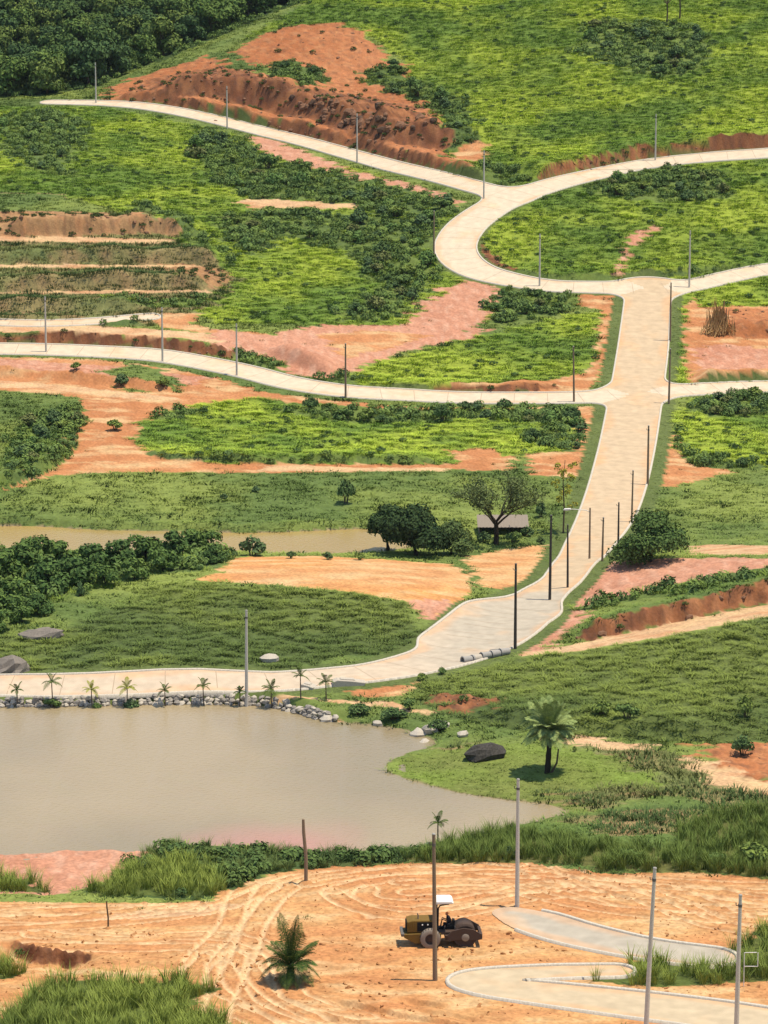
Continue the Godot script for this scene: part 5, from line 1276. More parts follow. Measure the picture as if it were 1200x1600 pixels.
func sow_one(c: int, q: Array, x: float, d: float, st: float, n: float, m: float, rng: RandomNumberGenerator) -> void:
	var px := x + rng.randf_range(-.5, .5) * st
	var pd := d + rng.randf_range(-.5, .5) * st
	var s := rng.randf_range(q[1], q[2])
	var pos := on_ground(px, pd, .03)
	var t := rng.randf() * TAU
	var a := clampf(patchiness(x, d) + rng.randf_range(-.16, .16), 0.0, 1.0)
	var dark := rng.randf() < .03 + .10 * clampf(-m * 2.0, 0.0, 1.0)
	match c:
		LU:
			var col := Color(.390, .500, .062).lerp(Color(.175, .285, .050), a)
			if dark: col = Color(.095, .155, .044)
			if rng.randf() < .024 * clampf(1.0 + 4.0 * n, 0.0, 3.0):
				sow("leafy", pos, Vector3(s * 1.2, s * .8, s * 1.2), t, Color(.065, .110, .034))
				return
			sow("lush" if rng.randf() < .6 else "lush_b", pos, Vector3(s, s * rng.randf_range(.30, .75), s), t, col)
		SL:
			sow("lush" if rng.randf() < .5 else "lush_b", pos, Vector3(s, s * rng.randf_range(.4, .8), s), t, Color(.200, .252, .060).lerp(Color(.108, .155, .046), a))
		GR, VG, LA:
			var col := Color(.265, .330, .080).lerp(Color(.135, .205, .058), a)
			if c == LA: col = Color(.215, .300, .058).lerp(Color(.165, .215, .058), a)
			if dark and c == GR: col = Color(.045, .075, .022); s *= 1.5
			sow("short", pos, Vector3(s * 1.2, s * .7, s * 1.2), t, col)
		DR:
			sow("short", pos, Vector3(s * 1.2, s * 1.2, s * 1.2), t, Color(.20, .215, .080).lerp(Color(.085, .135, .048), a))
		TA:
			sow("tall", pos, Vector3(s, s, s), t, Color(.255, .310, .068).lerp(Color(.140, .195, .050), a))
		RE:
			if rng.randf() < .3:
				sow("leafy", pos, Vector3(s * 2.2, s * 1.9, s * 2.2), t, Color(.065, .110, .038).lerp(Color(.115, .170, .048), rng.randf()))
				return
			sow("tall", pos, Vector3(s * 1.3, s, s * 1.3), t, Color(.15, .20, .065).lerp(Color(.060, .100, .036), a))
		TH, FO:
			if c == TH and rng.randf() < .5:
				sow("lush", pos, Vector3(s * .7, s * .5, s * .7), t, Color(.250, .330, .058).lerp(Color(.140, .215, .048), a))
				return
			sow("leafy", pos, Vector3(s, s, s), t, Color(.095, .150, .052).lerp(Color(.170, .245, .062), rng.randf()))
		_:
			if c == TN or c == DK or c == RO:
				sow("leafy", pos, Vector3(s, s * .8, s), t, Color(.060, .090, .028))
			else:
				sow("short", pos, Vector3(s, s, s), t, Color(.09, .125, .035))

# trees and shrubs as prototypes that get copied
func crown_tree(sd: int, tall: float, radius: float, lobes: int, leaves: int, leaf: float, a: Color, b: Color, bark: Material, stem_share := .45, flat := .75) -> Node3D:
	var rng := RandomNumberGenerator.new()
	rng.seed = sd
	var root := Node3D.new()
	var wood := begin()
	var crown := begin()
	var top := tall - radius * flat
	var fork := Vector3(rng.randf_range(-.1, .1) * tall, tall * stem_share, rng.randf_range(-.05, .05) * tall)
	tube(wood, [Vector3(0, -.4, 0), Vector3(0, tall * .08, 0), fork * Vector3(.6, .6, .6), fork], [tall * .040, tall * .030, tall * .024, tall * .020])
	for i in lobes:
		var ang := TAU * i / lobes + rng.randf_range(-.4, .4)
		var rr := radius * rng.randf_range(.35, .72) if i > 0 else 0.0
		var c := Vector3(cos(ang) * rr, top + radius * flat * rng.randf_range(-.85, .35), sin(ang) * rr)
		if i == 0: c = Vector3(0, top + radius * .2, 0)
		var lr := radius * rng.randf_range(.36, .56)
		leaf_cloud(crown, rng, c, Vector3(lr, lr * flat, lr), leaves / lobes, leaf, a, b)
		tube(wood, [fork, fork.lerp(c, .55) + Vector3(0, -.06 * tall, 0), c], [tall * .014, tall * .010, tall * .004], 5)
	wood.generate_normals()
	commit(wood, "trunk", bark, root)
	leaf_commit(crown, "crown", root)
	return root

func shrub(sd: int, leaves: int, a: Color, b: Color) -> Node3D:
	var rng := RandomNumberGenerator.new()
	rng.seed = sd
	var root := Node3D.new()
	var wood := begin()
	var crown := begin()
	for i in 6:
		var ang := TAU * i / 6.0 + rng.randf_range(-.5, .5)
		var c := Vector3(cos(ang) * .5, rng.randf_range(.42, .85), sin(ang) * .5) if i > 0 else Vector3(0, .95, 0)
		var lr := rng.randf_range(.36, .55)
		leaf_cloud(crown, rng, c, Vector3(lr, lr * .85, lr), leaves / 6, .16, a, b)
		tube(wood, [Vector3(cos(ang) * .08, -.25, sin(ang) * .08), c * .5, c], [.05, .035, .012], 5)
	wood.generate_normals()
	commit(wood, "stem", mats.bark, root)
	leaf_commit(crown, "foliage", root)
	return root

# one pinnate frond along +x, arching; leaflets on both sides
func frond_mesh(sd: int, length: float, rise: float, droop: float, leaflets: int, leaflet: float, a: Color, b: Color) -> ArrayMesh:
	var rng := RandomNumberGenerator.new()
	rng.seed = sd
	var st := begin()
	st.set_smooth_group(-1)
	var spine := []
	for i in 9:
		var t := i / 8.0
		spine.append(Vector3(length * t * (1.0 - .18 * t), rise * t - droop * t * t, 0))
	st.set_color(a)
	var radii := []
	for i in 9: radii.append(lerpf(.035, .008, i / 8.0))
	tube(st, spine, radii, 4)
	for i in leaflets:
		var t := .12 + .88 * i / (leaflets - 1.0)
		var k := mini(int(t * 8.0), 7)
		var p: Vector3 = spine[k].lerp(spine[k + 1], t * 8.0 - k)
		var fwd: Vector3 = (spine[k + 1] - spine[k]).normalized()
		var len_ := leaflet * sin(PI * clampf(.16 + t * .80, 0.0, 1.0)) * rng.randf_range(.85, 1.15)
		for s in [-1.0, 1.0]:
			var out := (Vector3(0, .22, s) + fwd * .5).normalized()
			var tip := p + out * len_ + Vector3(0, -.30 * len_, 0)
			var mid := p + out * len_ * .5
			st.set_color(a.lerp(b, rng.randf()))
			var w := fwd * maxf(.030, length * .0085)
			quad(st, p - w * .5, p + w * .5, mid + w, mid - w)
			tri(st, mid - w, mid + w, tip)
	st.generate_normals()
	var am := st.commit()
	am.surface_set_material(0, mats.leaf)
	return am

func palm(o: Node3D, sd: int, trunk_h: float, trunk_r: float, fronds: int, length: float, leaflets: int, a: Color, b: Color, lift: float, bark: Material) -> void:
	var rng := RandomNumberGenerator.new()
	rng.seed = sd
	var wood := begin()
	var pts := []
	var rad := []
	var steps := 9
	for i in steps + 1:
		var t := i / float(steps)
		pts.append(Vector3(sin(t * 1.4) * trunk_h * .05, -.25 + (trunk_h + .25) * t, 0))
		rad.append(trunk_r * (1.25 - .45 * t) * (1.0 + (.10 if i % 2 == 0 else -.04)))
	tube(wood, pts, rad, 9)
	wood.generate_normals()
	commit(wood, "trunk", bark, o)
	var kinds := []
	for i in 4:
		var f := i / 3.0
		kinds.append(frond_mesh(sd * 10 + i, length, length * lerpf(1.25, .22, f) * lift, length * lerpf(.45, .62, f), leaflets, length * .27, a, b))
	for i in fronds:
		var f := MeshInstance3D.new()
		var level := i / float(fronds)
		f.mesh = kinds[clampi(int(level * 4.0), 0, 3)]
		f.name = "frond"
		o.add_child(f, true)
		f.position = pts[-1] + Vector3(0, .02 - .12 * level * trunk_r, 0)
		f.rotation = Vector3(rng.randf_range(-.2, .2), i * 2.39996 + rng.randf_range(-.2, .2), rng.randf_range(-.08, .12) + (.42 if level < .2 else 0.0))
		var s := rng.randf_range(.85, 1.08)
		f.scale = Vector3(s, s, s)

# ------------------------------------------------------------------ things
func make_things() -> void:
	make_poles()
	make_trees()
	make_palms()
	make_stones()
	make_small_things()
	make_roller()

func make_poles() -> void:
	for q in POLES:
		var tall: float = q[2]
		var lean: float = q[3]
		var o := thing("utility_pole", q[5], "pole", on_ground(q[0], q[1]), 0.0, "utility poles along the streets")
		var st := begin()
		var r := .19 if tall > 8.5 else .15
		tube(st, [Vector3(0, -.6, 0), Vector3(lean * .33, tall * .33, 0), Vector3(lean * .66, tall * .66, 0), Vector3(lean, tall, 0)], [r, r * .88, r * .76, r * .64], 10)
		st.generate_normals()
		commit(st, "shaft", mats[q[4]], o)
		var top := Vector3(lean, tall, 0)
		st = begin()
		tube(st, [top + Vector3(0, -.02, 0), top + Vector3(0, .05, 0), top + Vector3(0, .09, 0)], [r * .74, r * .74, r * .4], 10)
		st.generate_normals()
		commit(st, "cap", mats.concrete if q[4] != "pole_dark" else mats.iron, o)
		# a clamp with a short insulator pin below the top
		st = begin()
		var c := Vector3(lean * .93, tall * .93, 0)
		tube(st, [c + Vector3(0, -.10, 0), c + Vector3(0, .10, 0)], [r * .78, r * .78], 10)
		tube(st, [c, c + Vector3(-.28, .02, .06), c + Vector3(-.30, .22, .06)], [.03, .03, .045], 6)
		st.generate_normals()
		commit(st, "clamp", mats.iron, o)

	# the street lamp
	var h: float = AT_LAMP[2]
	var o := thing("street_lamp", "thin pole whose white street lamp reaches left over the cream slabs", "street lamp", on_ground(AT_LAMP[0], AT_LAMP[1]))
	var st := begin()
	tube(st, [Vector3(0, -.5, 0), Vector3(0, h * .5, 0), Vector3(0, h, 0)], [.15, .12, .10], 10)
	st.generate_normals()
	commit(st, "shaft", mats.pole_brown, o)
	st = begin()
	var reach: float = AT_LAMP[3]
	tube(st, [Vector3(0, h - .55, 0), Vector3(-.5, h - .32, 0), Vector3(-reach * .5, h - .22, 0), Vector3(-reach + .5, h - .16, 0)], [.05, .05, .045, .045], 8)
	st.generate_normals()
	commit(st, "arm", mats.white, o)
	st = begin()
	slab(st, PackedVector2Array([Vector2(-reach - .45, h - .30), Vector2(-reach - .35, h - .10), Vector2(-reach + .35, h - .06), Vector2(-reach + .55, h - .14), Vector2(-reach + .45, h - .26), Vector2(-reach, h - .34)]), -.2, .2, .04)
	st.generate_normals()
	commit(st, "lamp_head", mats.white, o)

	# short wooden pole and stake in the near dirt
	for q in [[AT_WOOD_POLE, .16, "wooden_pole", "short brown wooden pole on the dirt rim near the lake shore", "pole"], [AT_STAKE, .07, "wooden_stake", "thin wooden stake in the dirt at left, before the reeds", "stake"]]:
		var at: PackedFloat32Array = q[0]
		var t: float = at[2]
		var r: float = q[1]
		o = thing(q[2], q[3], q[4], on_ground(at[0], at[1]))
		st = begin()
		tube(st, [Vector3(0, -.4, 0), Vector3(.02, t * .4, 0), Vector3(-.03 * t, t * .8, .02), Vector3(-.035 * t, t, .02)], [r, r * .92, r * .86, r * .7], 8)
		st.generate_normals()
		commit(st, "shaft", mats.pole_brown if r > .1 else mats.bark, o)
		st = begin()
		# earth thrown up round the foot
		tube(st, [Vector3(0, -.2, 0), Vector3(0, .12, 0), Vector3(0, .2, 0)], [r * 5.0, r * 2.6, r * 1.1], 9)
		st.generate_normals()
		commit(st, "earth_mound", mats.earth, o)

func make_trees() -> void:
	var rng := RandomNumberGenerator.new()
	rng.seed = 19
	var dark_a := Color(.048, .086, .032)
	var dark_b := Color(.115, .175, .050)
	# forest behind the ridge
	var protos := []
	for i in 4:
		protos.append(crown_tree(100 + i, 9.0, 4.9, 11, 2600, .52, [dark_a, Color(.058, .104, .034), Color(.040, .076, .034), Color(.070, .112, .036)][i], [dark_b, Color(.145, .210, .052), Color(.092, .148, .052), Color(.170, .220, .054)][i], mats.bark, .28, .82))
	for i in FOREST.size() / 2:
		var s := rng.randf_range(.72, 1.15)
		copy_of(protos[rng.randi() % 4], "forest_tree", "dark green tree in the forest behind the grassy ridge", "tree", on_ground(FOREST[i * 2], FOREST[i * 2 + 1]), rng.randf() * TAU, Vector3(s, s * rng.randf_range(.9, 1.2), s), "forest trees behind the ridge")
	for p in protos: p.free()
	# trees and bushes between the second pond and the green slope
	protos = []
	for i in 3:
		protos.append(crown_tree(140 + i, 3.4, 1.9, 8, 1500, .24, Color(.050, .092, .032), [Color(.120, .185, .048), Color(.140, .210, .052), Color(.095, .155, .046)][i], mats.bark_dark, .35, .8))
	for q in POND_TREES:
		var s: float = q[2] / 1.9
		copy_of(protos[rng.randi() % 3], "pond_tree", "dense dark tree in the clump left of the orange pad, before the pond", "tree", on_ground(q[0], q[1]), rng.randf() * TAU, Vector3(s, s * .95, s), "dark tree clump before the pond")
	for p in protos: p.free()
	# shrubs
	protos = []
	for i in 6:
		protos.append(shrub(170 + i, 520, [Color(.070, .118, .044), Color(.060, .100, .050), Color(.095, .140, .044), Color(.055, .095, .040), Color(.110, .135, .050), Color(.080, .140, .050)][i], [Color(.155, .225, .062), Color(.130, .195, .075), Color(.205, .265, .060), Color(.112, .172, .060), Color(.200, .220, .080), Color(.165, .260, .070)][i]))
	for q in THICKETS:
		var src: PackedFloat32Array = POLYS[q[0]][2]
		var poly := PackedVector2Array()
		var lo := Vector2(1e9, 1e9)
		var hi := -lo
		for i in src.size() / 2:
			var v := Vector2(src[i * 2], src[i * 2 + 1])
			poly.append(v)
			lo = lo.min(v); hi = hi.max(v)
		var spots: Array[Vector2] = []
		var tries := 0
		while spots.size() < q[1] and tries < 4000:
			tries += 1
			var v := Vector2(rng.randf_range(lo.x, hi.x), rng.randf_range(lo.y, hi.y))
			if absf(v.x) > .133 * 1.08 * v.y or not Geometry2D.is_point_in_polygon(v, poly): continue
			var ok := true
			for w in spots:
				if v.distance_to(w) < q[3] * 1.15: ok = false; break
			if not ok or road_at(patch_at(v.y), v.x, v.y) < 2.0: continue
			spots.append(v)
			var s := rng.randf_range(q[2] * .7, q[3])
			copy_of(protos[rng.randi() % 6], "shrub", q[4], "shrub", on_ground(v.x, v.y, .05), rng.randf() * TAU, Vector3(s, s * rng.randf_range(.55, 1.25), s), q[4].replace("dark leafy shrub", "shrubs").replace("dark green shrub", "shrubs").replace("dark shrub", "shrubs"))
	for q in LONE_SHRUBS:
		var s: float = q[2]
		copy_of(protos[rng.randi() % 4], "shrub", q[4], "shrub", on_ground(q[0], q[1], .05), rng.randf() * TAU, Vector3(s, s * q[3], s))
	for p in protos: p.free()
	# single trees
	var t := crown_tree(201, AT_TREE_DARK[3], AT_TREE_DARK[2], 12, 9000, .27, Color(.022, .040, .020), Color(.056, .090, .034), mats.bark_dark, .16, .80)
	put_tree(t, "broad_tree", "largest of the very dark trees at the right end of the pond", AT_TREE_DARK)
	t = crown_tree(202, AT_TREE_DARK_B[3], AT_TREE_DARK_B[2], 9, 4200, .25, Color(.026, .048, .022), Color(.066, .105, .038), mats.bark_dark, .2, .75)
	put_tree(t, "broad_tree", "dark tree overhanging the pond left of the largest dark tree", AT_TREE_DARK_B)
	t = crown_tree(203, AT_TREE_DARK_C[3], AT_TREE_DARK_C[2], 9, 3600, .23, Color(.050, .082, .034), Color(.115, .160, .055), mats.bark_dark, .2, .8)
	put_tree(t, "broad_tree", "lighter bushy tree between the largest dark tree and the shed", AT_TREE_DARK_C)
	t = crown_tree(206, AT_TREE_ROAD[3], AT_TREE_ROAD[2], 11, 7500, .25, Color(.046, .084, .030), Color(.105, .160, .046), mats.bark_dark, .28, .72)
	put_tree(t, "roadside_tree", "bushy dark green tree hiding the right kerb of the main street", AT_TREE_ROAD)
	put_tree(open_tree(211, AT_TREE_OPEN[3], AT_TREE_OPEN[2], 3000, .17, Color(.090, .125, .050), Color(.175, .215, .080), mats.bark_dark), "open_tree", "open branching tree with a bare dark trunk before the pale roof", AT_TREE_OPEN)
	put_tree(slim_tree(216, AT_TREE_SLIM[3], AT_TREE_SLIM[2]), "slim_tree", "slender tree with sparse yellow green leaves at the left verge", AT_TREE_SLIM)
	for k in 2:
		var at: PackedFloat32Array = [AT_BARE_A, AT_BARE_B][k]
		put_tree(bare_tree(220 + k, at[2]), "bare_tree", ["left one of two leafless trees at the top of the hill", "right one of two leafless trees at the top of the hill"][k], at)
	# dry uprooted brush in the cut lot
	var o := thing("dry_brush", "heap of dry brown brush hanging over the red cut lot", "brush", on_ground(AT_STRAW[0], AT_STRAW[1]))
	o.scale = Vector3.ONE * 1.35
	var st := begin()
	st.set_smooth_group(-1)
	for i in 420:
		var a := rng.randf() * TAU
		var rr := rng.randf() * 2.6
		var root := Vector3(cos(a) * rr, rng.randf_range(-.2, 1.0), sin(a) * rr * .5)
		var tip := Vector3(root.x * .6 + rng.randf_range(-.9, .9), rng.randf_range(1.2, 5.2) * (1.0 - rr / 4.0), root.z * .4 + rng.randf_range(-.3, .3))
		var side := Vector3(.05, 0, .03)
		quad(st, root - side, root + side, tip + side * .4, tip - side * .4)
	st.generate_normals()
	commit(st, "stalks", mats.straw, o)
	st = begin()
	for i in 5:
		tube(st, [Vector3(-1.5 + i * .7, -.2, 0), Vector3(-1.0 + i * .5, 1.5, .2), Vector3(-.4 + i * .35, 3.2 + .4 * (i % 3), .1)], [.14, .09, .03], 5)
	st.generate_normals()
	commit(st, "branches", mats.bark, o)

func put_tree(t: Node3D, called: String, label: String, at: PackedFloat32Array) -> void:
	t.name = numbered(called)
	add_child(t)
	t.position = on_ground(at[0], at[1])
	tag(t, label, "tree")

func limb(st: SurfaceTool, rng: RandomNumberGenerator, a: Vector3, dir: Vector3, length: float, r: float, depth: int, ends: Array) -> void:
	var mid := a + dir * length * .5 + Vector3(rng.randfn(), rng.randfn() * .4, rng.randfn()) * length * .06
	var b := a + dir * length + Vector3(0, length * .06, 0)
	tube(st, [a, mid, b], [r, r * .8, r * .58], 6)
	ends.append(b)
	if depth == 0: return
	for k in 3 if depth > 1 else 2:
		var nd := (dir + Vector3(rng.randfn() * .55, rng.randf_range(-.15, .35), rng.randfn() * .55)).normalized()
		limb(st, rng, b if k < 2 else mid, nd, length * rng.randf_range(.6, .8), r * .55, depth - 1, ends)

func open_tree(sd: int, tall: float, radius: float, leaves: int, leaf: float, a: Color, b: Color, bark: Material) -> Node3D:
	var rng := RandomNumberGenerator.new()
	rng.seed = sd
	var root := Node3D.new()
	var st := begin()
	var ends := []
	tube(st, [Vector3(0, -.4, 0), Vector3(.05, tall * .15, 0), Vector3(0, tall * .3, 0)], [tall * .042, tall * .032, tall * .03], 8)
	for k in 6:
		var ang := TAU * k / 6.0 + rng.randf_range(-.3, .3)
		limb(st, rng, Vector3(0, tall * (.26 + .05 * (k % 2)), 0), Vector3(cos(ang) * .8, rng.randf_range(.55, 1.0), sin(ang) * .8).normalized(), tall * .28, tall * .017, 3, ends)
	st.generate_normals()
	commit(st, "trunk", bark, root)
	st = begin()
	for i in leaves:
		var e: Vector3 = ends[rng.randi() % ends.size()]
		if e.y < tall * .42: continue
		leaf_cloud(st, rng, e + Vector3(rng.randfn(), rng.randfn() * .6, rng.randfn()) * radius * .10, Vector3.ONE * .12, 2, leaf, a, b)
	leaf_commit(st, "crown", root)
	return root

func slim_tree(sd: int, tall: float, radius: float) -> Node3D:
	var rng := RandomNumberGenerator.new()
	rng.seed = sd
	var root := Node3D.new()
	var st := begin()
	var ends := []
	tube(st, [Vector3(0, -.4, 0), Vector3(.1, tall * .35, 0), Vector3(-.1, tall * .7, .1), Vector3(.15, tall, 0)], [.13, .10, .07, .03], 7)
	for k in 9:
		var ang := k * 2.4
		limb(st, rng, Vector3(0, tall * (.30 + .07 * k), 0), Vector3(cos(ang), .6, sin(ang)).normalized(), radius * .75, .035, 1, ends)
	st.generate_normals()
	commit(st, "trunk", mats.bark, root)
	st = begin()
	for i in 130:
		var e: Vector3 = ends[rng.randi() % ends.size()]
		leaf_cloud(st, rng, e, Vector3.ONE * .42, 7, .17, Color(.15, .18, .03), Color(.36, .33, .05))
	leaf_commit(st, "crown", root)
	return root

func bare_tree(sd: int, tall: float) -> Node3D:
	var rng := RandomNumberGenerator.new()
	rng.seed = sd
	var root := Node3D.new()
	var st := begin()
	var ends := []
	tube(st, [Vector3(0, -.4, 0), Vector3(.1, tall * .2, 0), Vector3(0, tall * .4, 0)], [.24, .18, .15], 7)
	st.generate_normals()
	commit(st, "trunk", mats.bark, root)
	st = begin()
	for k in 5:
		var ang := k * 1.3 + .4
		limb(st, rng, Vector3(0, tall * .38, 0), Vector3(cos(ang) * .6, 1.0, sin(ang) * .6).normalized(), tall * .26, .10, 2, ends)
	st.generate_normals()
	commit(st, "branches", mats.bark, root)
	return root

func make_palms() -> void:
	var rng := RandomNumberGenerator.new()
	rng.seed = 51
	var k := 0
	for q in YOUNG_PALMS:
		var tall: float = q[2]
		var o := thing("young_palm", q[3], "palm", on_ground(q[0], q[1]), rng.randf() * TAU, "young palms planted along the lake road")
		var yellow: bool = k in [2, 3]
		palm(o, 300 + k, tall * rng.randf_range(.78, .9), .06, 9 + k % 4, tall * rng.randf_range(.42, .56), 16, Color(.20, .22, .03) if yellow else Color(.045, .075, .022), Color(.30, .30, .05) if yellow else Color(.10, .14, .03), .75, mats.palm_bark)
		k += 1
	var o := thing("date_palm", "dark feathery palm alone on the foreground dirt", "palm", on_ground(AT_PALM[0], AT_PALM[1]))
	palm(o, 330, AT_PALM[3] * .26, .30, 46, AT_PALM[2] * 1.18, 30, Color(.030, .060, .020), Color(.090, .140, .032), 1.25, mats.bark_dark)
	o = thing("lakeside_palm", "drooping palm on the lakeside lawn casting a round shadow", "palm", on_ground(AT_PALM_LAKE[0], AT_PALM_LAKE[1]))
	palm(o, 340, AT_PALM_LAKE[3] * .62, .24, 64, AT_PALM_LAKE[2] * 1.12, 44, Color(.150, .205, .075), Color(.300, .365, .130), .95, mats.bark_dark)
	var st := begin()
	tube(st, [Vector3(.25, -.3, 0), Vector3(.9, 1.0, .1), Vector3(1.05, 2.4, .1)], [.13, .10, .07], 7)
	st.generate_normals()
	commit(st, "side_stem", mats.bark, o)

func rock_mesh(sd: int, m: Material, rough := .28, rings := 7, sides := 10) -> ArrayMesh:
	var n := FastNoiseLite.new()
	n.seed = sd
	n.frequency = .9
	var st := begin()
	st.set_smooth_group(-1)
	var grid := []
	for j in rings + 1:
		var row := []
		for i in sides:
			var a := TAU * i / sides
			var b := PI * j / rings
			var v := Vector3(sin(b) * cos(a), cos(b), sin(b) * sin(a))
			# flattened facets
			var r := 1.0 + n.get_noise_3dv(v * 1.3) * rough * 2.0 + n.get_noise_3dv(v * 4.0) * rough * .6
			row.append(v * r)
		grid.append(row)
	for j in rings:
		for i in sides:
			var i2 := (i + 1) % sides
			quad(st, grid[j][i], grid[j][i2], grid[j + 1][i2], grid[j + 1][i])
	st.generate_normals()
	var am := st.commit()
	am.surface_set_material(0, m)
	return am

func rock(called: String, label: String, m: ArrayMesh, x: float, d: float, size: Vector3, turn: float, sink: float) -> void:
	var o := MeshInstance3D.new()
	o.mesh = m
	o.name = numbered(called)
	add_child(o)
	o.position = on_ground(x, d, sink)
	o.rotation.y = turn
	o.scale = size
	tag(o, label, "rock")

func make_stones() -> void:
	var rng := RandomNumberGenerator.new()
	rng.seed = 91
	var kinds := []
	for i in 5:
		kinds.append(rock_mesh(400 + i, mats.stone if i < 3 else mats.stone_pale, .26, 5, 7))
	var o := thing("stone_revetment", "bank of rough grey stones lining the far shore of the lake", "stone bank", Vector3.ZERO)
	var count := 0
	var rubble := []
	for i in 3: rubble.append(rock_mesh(440 + i, [mats.rock_brown, mats.rock_dark, mats.rock_brown][i], .3, 5, 7))
	for k in SHORE.size() / 2 - 1:
		var a := Vector2(SHORE[k * 2], SHORE[k * 2 + 1])
		var b := Vector2(SHORE[k * 2 + 2], SHORE[k * 2 + 3])
		var len_ := a.distance_to(b)
		var across := Vector2(-(b - a).y, (b - a).x).normalized()
		var steps := maxi(1, int(len_ / .50))
		for s in steps:
			for row in 3:
				if count > 298: break
				var f := (s + rng.randf_range(.1, .9)) / steps
				var q := a.lerp(b, f) + across * (row * .30 - .15 + rng.randf_range(-.1, .1))
				if absf(q.x) > .14 * q.y: continue
				if row == 2 and rng.randf() < .3: continue
				var m := MeshInstance3D.new()
				m.mesh = kinds[rng.randi() % 5]
				m.name = "stone"
				o.add_child(m, true)
				var sz := rng.randf_range(.24, .40)
				m.scale = Vector3(sz * rng.randf_range(1.0, 1.6), sz * rng.randf_range(.7, 1.0), sz)
				m.rotation = Vector3(rng.randf_range(-.4, .4), rng.randf() * TAU, rng.randf_range(-.4, .4))
				m.position = Vector3(q.x, .06 + row * .33 + rng.randf_range(-.06, .06), -q.y)
				count += 1
	o = thing("rock_rubble", "broken brown rocks tumbled down the dark face of the hillside cut", "rubble", Vector3.ZERO)
	for i in RUBBLE.size() / 3:
		var m := MeshInstance3D.new()
		m.mesh = rubble[i % 3]
		m.name = "stone"
		o.add_child(m, true)
		var sz := RUBBLE[i * 3 + 2]
		m.scale = Vector3(sz * 1.3, sz, sz)
		m.rotation = Vector3(rng.randf_range(-.5, .5), rng.randf() * TAU, rng.randf_range(-.5, .5))
		m.position = on_ground(RUBBLE[i * 3], RUBBLE[i * 3 + 1], -.1 * sz)
	# pale stones where the shore turns
	var labels := ["pale shore stone, leftmost in the cluster at the lake corner", "pale round stone low in the cluster at the lake corner", "pale upright stone in the middle of the lake corner cluster", "flat pale stone at the right of the lake corner cluster", "small white stone at the right end of the lake corner cluster", "white stone half hidden by bushes on the stony shore", "flat white stone at the waterline left of the bushes"]
	for i in CORNER_STONES.size() / 3:
		rock("shore_stone", labels[i], kinds[3 + i % 2], CORNER_STONES[i * 3], CORNER_STONES[i * 3 + 1], Vector3(1.2, .75, .9) * CORNER_STONES[i * 3 + 2], i * 1.1, -.1)
	rock("boulder", "grey slab-like boulder on the green slope above the lake road", rock_mesh(420, mats.stone_grey, .3, 8, 12), AT_ROCK_A[0], AT_ROCK_A[1], Vector3(AT_ROCK_A[2] * .5, AT_ROCK_A[3] * .55, 1.6), -.1, .1)
	rock("boulder", "pale weathered boulder at the left photo edge beside the road", rock_mesh(421, mats.stone_grey, .3, 8, 12), AT_ROCK_B[0], AT_ROCK_B[1], Vector3(AT_ROCK_B[2] * .5, AT_ROCK_B[3] * .5, 1.7), .3, .1)
	rock("boulder", "black boulder on the lawn near the lake's right shore", rock_mesh(422, mats.stone_dark, .22, 7, 9), AT_ROCK_BLACK[0], AT_ROCK_BLACK[1], Vector3(AT_ROCK_BLACK[2] * .48, AT_ROCK_BLACK[3] * .62, 1.4), .2, -.3)
	rock("boulder", "whitish block of stone on the green slope behind the lake road", rock_mesh(423, mats.stone_pale, .14, 5, 8), AT_ROCK_WHITE[0], AT_ROCK_WHITE[1], Vector3(AT_ROCK_WHITE[2] * .5, AT_ROCK_WHITE[3] * .6, .9), .1, -.3)
	# loose clods of earth on the near dirt, too many to count
	var mm := MultiMesh.new()
	mm.transform_format = MultiMesh.TRANSFORM_3D
	mm.mesh = rock_mesh(430, mats.earth, .35, 4, 6)
	var tf := []
	for i in 5200:
		var d := rng.randf_range(196.0, 246.0)
		var x := rng.randf_range(-.145, .145) * d
		var p := patch_at(d)
		var c: int = p.cover[int((d - p.d0) / p.step) * p.nx + int((x - p.x0) / p.step)]
		if c != FG or road_at(p, x, d) < .6: continue
		var s := .03 + .16 * pow(rng.randf(), 4.0)
		if d > 218.0: s *= .6
		tf.append(Transform3D(Basis.from_euler(Vector3(rng.randf(), rng.randf() * TAU, rng.randf())).scaled_local(Vector3(s * 1.5, s * .7, s)), on_ground(x, d, 0.0)))
	mm.instance_count = tf.size()
	for i in tf.size(): mm.set_instance_transform(i, tf[i])
	var cl := MultiMeshInstance3D.new()
	cl.multimesh = mm
	cl.name = "earth_clods"
	add_child(cl)
	tag(cl, "loose clods of orange earth scattered over the foreground dirt", "clods", "", "stuff")

	scatter_bank_rocks(rng)

